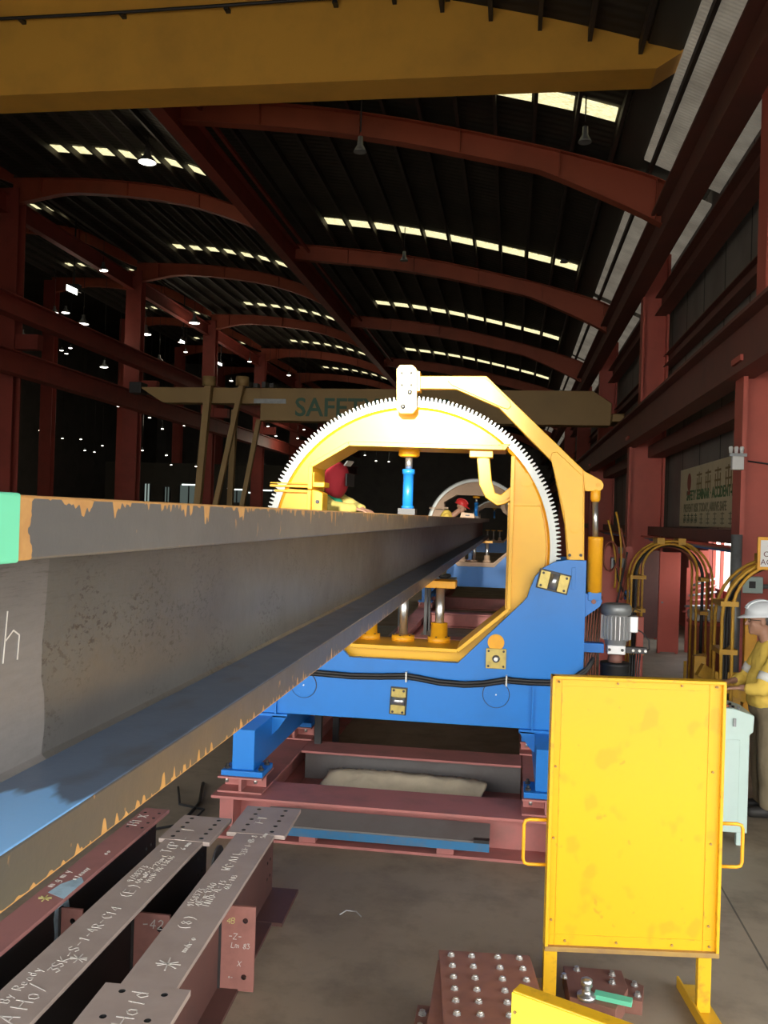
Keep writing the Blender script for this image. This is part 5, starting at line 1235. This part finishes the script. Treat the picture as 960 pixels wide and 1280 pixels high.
# ================================================================== people
t = NT('weathered skin'); t.set(col=t.mix(t.noise(t.co(), 30, 3), (.42, .23, .155), (.34, .17, .11)), rough=.55); MAT['skin'] = t.m
MAT['shirt_y'] = paint('yellow ochre work shirt', (.86, .60, .11), (.68, .46, .08), .9, scale=7, amt=.5)
MAT['khaki'] = paint('khaki trousers', (.25, .20, .125), (.17, .135, .085), .9, scale=7, amt=.6)
MAT['boot'] = plain('dark work boot', (.035, .032, .030), .6)
MAT['helm_w'] = plain('white helmet plastic', (.74, .78, .82), .3); MAT['helm_r'] = plain('red helmet plastic', (.55, .03, .03), .35)
MAT['reflect'] = plain('pale reflective tape', (.80, .80, .76), .4)
MAT['hood_red'] = plain('red welding hood cloth', (.42, .02, .035), .8)
MAT['olive'] = paint('olive yellow work cloth', (.46, .38, .10), (.3, .26, .07), .9, scale=9, amt=.5)
MAT['glove'] = plain('tan leather glove', (.50, .36, .12), .8)
MAT['hair'] = plain('grey black hair', (.07, .065, .06), .7)

class Body:
    """a figure built from overlapping tapered limbs that are fused into one continuous skin; local axes: a forward, b left, c up"""
    def __init__(s, org, yaw):
        s.o = Vector(org); s.f = Vector((math.cos(yaw), math.sin(yaw), 0)); s.l = Vector((-s.f.y, s.f.x, 0)); s.u = Vector((0, 0, 1))
    def w(s, p): return s.o + s.f * p[0] + s.l * p[1] + s.u * p[2]
    def cap(s, mb, p0, r0, p1, r1, n=14):
        p0, p1 = s.w(p0), s.w(p1); L_ = (p1 - p0).length; prof = []
        for k in range(5): a_ = -PI / 2 + PI / 2 * k / 4; prof.append((r0 * math.sin(a_), max(r0 * math.cos(a_), 1e-4)))
        for k in range(5): a_ = PI / 2 * k / 4; prof.append((L_ + r1 * math.sin(a_), max(r1 * math.cos(a_), 1e-4)))
        mb.lathe(p0, p1 - p0, prof, n)
    def ell(s, mb, c, r, tilt=0, n=18, m=12):
        vs = []; fs = []; ct, stt = math.cos(tilt), math.sin(tilt)
        for i in range(m + 1):
            th = PI * i / m
            for k in range(n):
                ph = 2 * PI * k / n
                a_, b_, c_ = r[0] * max(math.sin(th), 1e-4) * math.cos(ph), r[1] * max(math.sin(th), 1e-4) * math.sin(ph), r[2] * math.cos(th)
                a2, c2 = a_ * ct + c_ * stt, -a_ * stt + c_ * ct
                vs.append(s.w((c[0] + a2, c[1] + b_, c[2] + c2)))
        for i in range(m):
            for k in range(n): fs.append((i * n + k, i * n + (k + 1) % n, (i + 1) * n + (k + 1) % n, (i + 1) * n + k))
        mb.add(vs, fs, True); o = len(mb.v) - len(vs)
        mb.f.append(tuple(o + k for k in range(n))); mb.sm.append(True); mb.f.append(tuple(o + m * n + k for k in range(n))[::-1]); mb.sm.append(True)
    def fuse(s, mb, name, mat, parent, voxel=.01, smooth=4, wrinkle=0):
        o = mb.build(name, mat, parent)
        rm = o.modifiers.new('skin', 'REMESH'); rm.mode = 'VOXEL'; rm.voxel_size = voxel; rm.use_smooth_shade = True
        sm = o.modifiers.new('soft', 'SMOOTH'); sm.iterations = smooth; sm.factor = .5
        if wrinkle:
            tx = bpy.data.textures.new('cloth_folds', 'CLOUDS'); tx.noise_scale = .09; tx.noise_depth = 2
            d_ = o.modifiers.new('folds', 'DISPLACE'); d_.texture = tx; d_.strength = wrinkle; d_.mid_level = .5
        return o
    def hand(s, mb, wrist, dirv, side, curl=.5):
        """palm, four unequal bent fingers and a thumb from the side of the palm; dirv forward (local), palm faces down"""
        W = Vector(wrist); d = Vector(dirv).normalized(); up = Vector((0, 0, 1)); la = up.cross(d).normalized(); up2 = d.cross(la).normalized()
        P = lambda a_, b_, c_: tuple(W + d * a_ + la * b_ + up2 * c_)
        for b_ in (-.024, -.008, .008, .024): s.cap(mb, P(.01, b_ * .75, 0), .014, P(.085, b_, .002), .0125, 10)
        for b_, L_, a0 in ((-.030, .060, .083), (-.010, .074, .09), (.010, .080, .092), (.030, .072, .088)):
            b_ *= -side; x, z, ang = a0, 0.0, -.15; pts = [(x, z)]
            for k, fr in enumerate((.45, .32, .23)):
                x += L_ * fr * math.cos(ang); z += L_ * fr * math.sin(ang); pts.append((x, z)); ang -= curl
            for k in range(3): s.cap(mb, P(pts[k][0], b_, pts[k][1]), .0095 - .001 * k, P(pts[k + 1][0], b_, pts[k + 1][1]), .0085 - .001 * k, 8)
        tb = -side
        s.cap(mb, P(.025, .028 * side, -.004), .013, P(.055, .052 * side, -.012), .0105, 8); s.cap(mb, P(.055, .052 * side, -.012), .0105, P(.085, .056 * side, -.020), .008, 8)
    def head(s, mb, c, tilt=0):
        X = lambda a_, b_, z_: (c[0] + a_ * math.cos(tilt) + z_ * math.sin(tilt), c[1] + b_, c[2] - a_ * math.sin(tilt) + z_ * math.cos(tilt))
        s.ell(mb, X(-.005, 0, .03), (.098, .078, .095), tilt); s.ell(mb, X(.02, 0, -.035), (.072, .062, .085), tilt)
        s.ell(mb, X(.066, 0, -.088), (.028, .03, .024), tilt)                                        # chin
        s.cap(mb, X(.088, 0, .02), .010, X(.114, 0, -.022), .0135)                                     # nose
        s.cap(mb, X(.085, -.018, -.055), .008, X(.085, .018, -.055), .008); s.cap(mb, X(.084, -.016, -.066), .008, X(.084, .016, -.066), .008)   # lips
        s.cap(mb, X(.080, -.04, .035), .010, X(.088, 0, .036), .008); s.cap(mb, X(.080, .04, .035), .010, X(.088, 0, .036), .008)           # brow
        for q in (-1, 1):
            s.ell(mb, X(-.008, q * .078, -.005), (.022, .010, .033), tilt); s.ell(mb, X(.062, q * .035, -.02), (.022, .02, .022), tilt)
    def helmet(s, name, mat, parent, c, tilt=0):
        X = lambda a_, b_, z_: s.w((c[0] + a_ * math.cos(tilt) + z_ * math.sin(tilt), c[1] + b_, c[2] - a_ * math.sin(tilt) + z_ * math.cos(tilt)))
        mb = MB(); n, m = 28, 8; vs = []; fs = []
        for i in range(m + 1):
            th = PI / 2 * i / m
            for k in range(n):
                ph = 2 * PI * k / n; vs.append(X(.135 * math.sin(th) * math.cos(ph) + 1e-5 * k, .112 * math.sin(th) * math.sin(ph), .118 * math.cos(th) ** .85 if th < PI / 2 - .01 else 0))
        br = []
        for k in range(n):
            ph = 2 * PI * k / n; fr = max(0, math.cos(ph)) ** 2; br.append(X((.148 + .055 * fr) * math.cos(ph), .126 * math.sin(ph), -.012 - .012 * fr))
        for i in range(m):
            for k in range(n): fs.append((i * n + k, i * n + (k + 1) % n, (i + 1) * n + (k + 1) % n, (i + 1) * n + k))
        vs += br
        for k in range(n): fs.append((m * n + k, m * n + (k + 1) % n, (m + 1) * n + (k + 1) % n, (m + 1) * n + k))
        mb.add(vs, fs, True); o = mb.build(name, mat, parent); so = o.modifiers.new('thick', 'SOLIDIFY'); so.thickness = .004
        rd = MB()
        for q in (-.03, 0, .03): rd.tube([X(.135 * math.sin(t_) * 1.0, q, .118 * abs(math.cos(t_)) ** .85 + .002) for t_ in [-1.2 + .2 * i for i in range(13)]], .007, 6)
        rd.build('helmet_ridge', mat, o)
        return o

# --- the man in the white helmet at the control desk
B = Body((2.16, 7.78, 0), PI)
r = thing('person', B.o, 'man in white helmet, yellow shirt and khaki trousers working at the mint control desk', 'person')
mb = MB(); B.head(mb, (.075, 0, 1.615), .06)
B.cap(mb, (-.01, 0, 1.40), .062, (.045, 0, 1.53), .056)
B.ell(mb, (-.01, 0, 1.22), (.11, .17, .24)); B.ell(mb, (.01, 0, 1.0), (.12, .16, .16))
for s_ in (-1, 1):
    B.cap(mb, (-.03, s_ * .12, 1.40), .05, (-.02, s_ * .19, 1.37), .052); B.cap(mb, (-.02, s_ * .2, 1.37), .048, (.11, s_ * .25, 1.09), .040)
    B.cap(mb, (.11, s_ * .25, 1.09), .040, (.25, s_ * .16, 1.075), .026)
    B.cap(mb, (0, s_ * .09, .92), .085, (.01, s_ * .1, .5), .055); B.cap(mb, (.01, s_ * .1, .5), .055, (-.01, s_ * .1, .08), .04)
    B.hand(mb, (.26, s_ * .155, 1.073), (.95, -s_ * .10, -.10), -s_, .45)
B.fuse(mb, 'body', 'skin', r, .0075, 3)
mb = MB()
B.ell(mb, (-.015, 0, 1.26), (.140, .200, .22)); B.ell(mb, (.015, 0, 1.08), (.155, .185, .2)); B.ell(mb, (.01, 0, .95), (.150, .185, .10))
B.cap(mb, (-.03, 0, 1.42), .075, (-.015, 0, 1.465), .066)
for s_ in (-1, 1):
    B.cap(mb, (-.03, s_ * .10, 1.405), .065, (-.02, s_ * .195, 1.375), .070); B.cap(mb, (-.02, s_ * .20, 1.37), .070, (.11, s_ * .255, 1.09), .064); B.cap(mb, (.11, s_ * .255, 1.09), .062, (.19, s_ * .21, 1.08), .052)
o = B.fuse(mb, 'shirt', 'shirt_y', r, .010, 4, .022)
for s_ in (-1, 1):
    m = MB(); a_, b_ = B.w((.058, s_ * .228, 1.205)), B.w((.085, s_ * .24, 1.145)); m.cyl(a_, b_, .074, 20, .072); m.build('reflective_band', 'reflect', o)
m = MB(); m.tube([B.w((-.01 + .17 * math.cos(q) * .93, .205 * math.sin(q), 1.40 + .035 * math.cos(q) - .02)) for q in [PI * 2 * i / 24 for i in range(24)]], .004, 4, True)
mb = MB(); B.ell(mb, (0, 0, .90), (.145, .18, .12))
for s_ in (-1, 1):
    B.cap(mb, (.0, s_ * .09, .88), .105, (.015, s_ * .1, .48), .080); B.cap(mb, (.015, s_ * .1, .48), .080, (-.005, s_ * .1, .12), .072)
B.fuse(mb, 'trousers', 'khaki', r, .010, 4, .020)
for s_ in (-1, 1):
    mb = MB(); B.cap(mb, (-.01, s_ * .1, .17), .058, (-.01, s_ * .1, .07), .058); B.cap(mb, (-.03, s_ * .1, .055), .053, (.13, s_ * .105, .045), .044); B.fuse(mb, 'boot', 'boot', r, .009, 3)
B.helmet('helmet', 'helm_w', r, (.06, 0, 1.672), .05)
m = MB()
for s_ in (-1, 1):
    c_ = B.w((.168, s_ * .034, 1.622)); m.tube([c_ + B.l * (.024 * math.cos(q)) + B.u * (.018 * math.sin(q)) for q in [2 * PI * i / 14 for i in range(14)]], .003, 5, True)
    m.tube([B.w((.166, s_ * .058, 1.628)), B.w((.07, s_ * .082, 1.625))], .003, 5)
m.tube([B.w((.170, -.01, 1.626)), B.w((.170, .01, 1.626))], .003, 5); m.build('glasses', 'black', r)
mb = MB(); B.ell(mb, (.03, 0, 1.63), (.094, .083, .055)); B.fuse(mb, 'hair', 'hair', r, .009, 2)

# --- welder in a red hood beyond the ring
p = at(419, 597, Y=8.2)
B = Body((p.x - .10, 8.3, 1.30), -.35)
hd = (.12, 0, p.z - 1.30)
r = thing('person', B.o, 'welder in a red hood and green and yellow clothes leaning behind the yellow ring', 'person')
mb = MB(); B.head(mb, hd, .35)
B.cap(mb, (.02, 0, 1.22), .06, (hd[0] - .02, 0, hd[2] - .09), .055); B.ell(mb, (-.02, 0, 1.05), (.12, .17, .24)); B.ell(mb, (-.05, 0, .82), (.12, .16, .14))
for s_ in (-1, 1):
    B.cap(mb, (.0, s_ * .17, 1.27), .05, (.20, s_ * .21, 1.17), .042); B.cap(mb, (.20, s_ * .21, 1.17), .042, (.36, s_ * .06, 1.16), .028)
    B.hand(mb, (.365, s_ * .055, 1.16), (.9, -s_ * .1, -.2), -s_, .6)
    B.cap(mb, (-.05, s_ * .09, .78), .085, (.0, s_ * .1, .42), .055); B.cap(mb, (.0, s_ * .1, .42), .055, (-.05, s_ * .1, .07), .04)
B.fuse(mb, 'body', 'skin', r, .009, 3)
mb = MB(); B.ell(mb, (-.02, 0, 1.05), (.145, .20, .23)); B.ell(mb, (-.04, 0, .84), (.145, .185, .17))
for s_ in (-1, 1):
    B.cap(mb, (.0, s_ * .17, 1.27), .072, (.20, s_ * .22, 1.17), .062); B.cap(mb, (.20, s_ * .22, 1.17), .062, (.34, s_ * .08, 1.16), .05)
    B.cap(mb, (-.05, s_ * .09, .80), .10, (.0, s_ * .1, .42), .075); B.cap(mb, (.0, s_ * .1, .42), .075, (-.05, s_ * .1, .12), .065)
B.fuse(mb, 'coverall', 'olive', r, .011, 4, .02)
mb = MB(); B.ell(mb, (.03, 0, 1.14), (.152, .165, .17)); B.fuse(mb, 'vest', 'green', r, .011, 3)
mb = MB(); B.ell(mb, (hd[0] - .01, 0, hd[2] + .02), (.125, .105, .135), .35); B.cap(mb, (hd[0] - .0, 0, hd[2] - .05), .105, (hd[0] - .02, 0, hd[2] - .10), .105); B.fuse(mb, 'hood', 'hood_red', r, .011, 3, .012)
m = MB(); c_ = B.w((hd[0] + .135, 0, hd[2] - .02)); m.bar(c_ - B.l * .07, c_ + B.l * .07, .02, .12, (0, 0, 1)); m.build('face_shield', 'dark_steel', r, .004)
m = MB(); c_ = B.w((hd[0] + .10, .03, hd[2] + .14)); m.bar(c_ - B.l * .06, c_ + B.l * .06, .015, .06, (B.f + B.u * 1.2).normalized()); m.build('raised_visor', 'white', r, .003)
for s_ in (-1, 1):
    mb = MB(); B.cap(mb, (-.06, s_ * .1, .16), .056, (-.06, s_ * .1, .06), .056); B.cap(mb, (-.07, s_ * .1, .05), .050, (.07, s_ * .105, .045), .044); B.fuse(mb, 'boot', 'boot', r, .010, 3)
def platform(x0, x1, y0, y1, z, label):
    r = thing('work_platform', ((x0 + x1) / 2, (y0 + y1) / 2, 0), label, 'platform')
    MB().box(x0, x1, y0, y1, z - .04, z).build('deck', 'galv', r)
    for x in (x0 + .03, x0 + .56):
        for y in (y0 + .03, y1 - .03): MB().box(x - .03, x + .03, y - .03, y + .03, 0, z - .04).build('leg', 'dark_steel', r)
platform(-2.25, -1.1, 7.85, 8.75, 1.30, 'small steel step platform under the welder in the red hood')

# --- far worker with a red helmet
p = at(578, 634, Y=18.3)
B = Body((p.x - .32, 18.3, 1.15), -.1)
zc = p.z - 1.15
r = thing('person', B.o, 'far worker in a red helmet and yellow shirt seen over the long beam', 'person')
mb = MB(); B.head(mb, (.30, 0, zc), .35)
B.cap(mb, (.08, 0, zc - .22), .06, (.25, 0, zc - .08), .055); B.ell(mb, (.0, 0, zc - .28), (.12, .17, .22)); B.ell(mb, (-.06, 0, .86), (.12, .16, .14))
for s_ in (-1, 1):
    B.cap(mb, (.03, s_ * .17, zc - .20), .05, (.14, s_ * .22, zc - .36), .042); B.cap(mb, (.14, s_ * .22, zc - .36), .042, (.34, s_ * .12, zc - .34), .028)
    B.hand(mb, (.345, s_ * .115, zc - .34), (.9, -s_ * .2, -.1), -s_, .6)
    B.cap(mb, (-.05, s_ * .09, .82), .085, (.0, s_ * .1, .44), .055); B.cap(mb, (.0, s_ * .1, .44), .055, (-.05, s_ * .1, .07), .04)
B.fuse(mb, 'body', 'skin', r, .010, 3)
mb = MB(); B.ell(mb, (.0, 0, zc - .28), (.145, .20, .22)); B.ell(mb, (-.03, 0, 1.02), (.145, .185, .20))
for s_ in (-1, 1): B.cap(mb, (.03, s_ * .17, zc - .20), .072, (.14, s_ * .23, zc - .36), .062); B.cap(mb, (.14, s_ * .23, zc - .36), .062, (.30, s_ * .13, zc - .35), .05)
B.fuse(mb, 'shirt', 'shirt_y', r, .012, 4, .02)
mb = MB(); B.ell(mb, (-.05, 0, .86), (.14, .18, .13))
for s_ in (-1, 1): B.cap(mb, (-.05, s_ * .09, .82), .10, (.0, s_ * .1, .44), .075); B.cap(mb, (.0, s_ * .1, .44), .075, (-.05, s_ * .1, .12), .068)
B.fuse(mb, 'trousers', 'khaki', r, .012, 4, .02)
for s_ in (-1, 1):
    mb = MB(); B.cap(mb, (-.06, s_ * .1, .16), .056, (-.06, s_ * .1, .06), .056); B.cap(mb, (-.07, s_ * .1, .05), .050, (.07, s_ * .105, .045), .044); B.fuse(mb, 'boot', 'boot', r, .011, 3)
B.helmet('helmet', 'helm_r', r, (.305, 0, zc + .055), .35)
platform(-2.25, -1.12, 17.9, 18.7, 1.15, 'small steel step platform under the far worker in the red helmet')
# gear beside the far worker, resting on the beam
p = at(551, 648, Y=17); r = thing('tool_box', (p.x, 17, 2.413), 'pale peach tool box lying on the long beam before the far worker', 'tool box')
MB().prism([(-.98, 2.413), (-.70, 2.413), (-.72, 2.50), (-.96, 2.52)], 'Y', 16.8, 17.1).build('case', 'peach', r, .01); MB().box(-.88, -.80, 16.78, 16.8, 2.45, 2.475).build('clasp', 'dark_steel', r)
# ================================================================== light
wd = bpy.data.worlds.new('daylight'); SC.world = wd; wd.use_nodes = True
nt = wd.node_tree; bg = nt.nodes['Background']
tc = nt.nodes.new('ShaderNodeTexCoord'); sp = nt.nodes.new('ShaderNodeSeparateXYZ'); rp = nt.nodes.new('ShaderNodeValToRGB')
nt.links.new(tc.outputs['Generated'], sp.inputs[0]); nt.links.new(sp.outputs[2], rp.inputs[0]); nt.links.new(rp.outputs[0], bg.inputs[0])
e = rp.color_ramp.elements; e[0].position = 0; e[0].color = (1, .94, .84, 1); e[1].position = .7; e[1].color = (.80, .90, 1, 1)
bg.inputs[1].default_value = 7.2
def spot(name, loc, to, power, size, blend, col, radius=.3):
    l = bpy.data.lights.new(name, 'SPOT'); l.energy = power; l.spot_size = math.radians(size); l.spot_blend = blend; l.color = col; l.shadow_soft_size = radius
    o = bpy.data.objects.new(name, l); COL.objects.link(o); o.location = loc
    o.rotation_euler = (Vector(to) - Vector(loc)).to_track_quat('-Z', 'Y').to_euler(); return o
spot('added_ring_spot', (-.6, -4.3, 5.3), (-1.02, 7, 3.22), 23000, 12, 1.0, (1, .95, .82), .2)  # unseen spot added to brighten the ring top, no fixture built
def lamp_light(px, py, y, w):
    p = at(px, py, Y=y); l = bpy.data.lights.new('high_bay_light', 'POINT'); l.energy = w * .03; l.color = (1, .86, .64); l.shadow_soft_size = .25
    o = bpy.data.objects.new('high_bay_light', l); COL.objects.link(o); o.location = (p.x, p.y, p.z - .45)
for a in ((184, 203, 26, 900), (104, 405, 40, 1400), (182, 418, 44, 1400), (243, 404, 48, 1400), (227, 428, 55, 1800), (312, 452, 55, 1800), (361, 469, 58, 1800), (187, 522, 60, 2200), (372, 548, 62, 2600), (470, 576, 64, 2600)): lamp_light(*a)
SC.view_settings.exposure = 0.0
for o in bpy.data.objects:
    if '_o' in o: del o['_o']
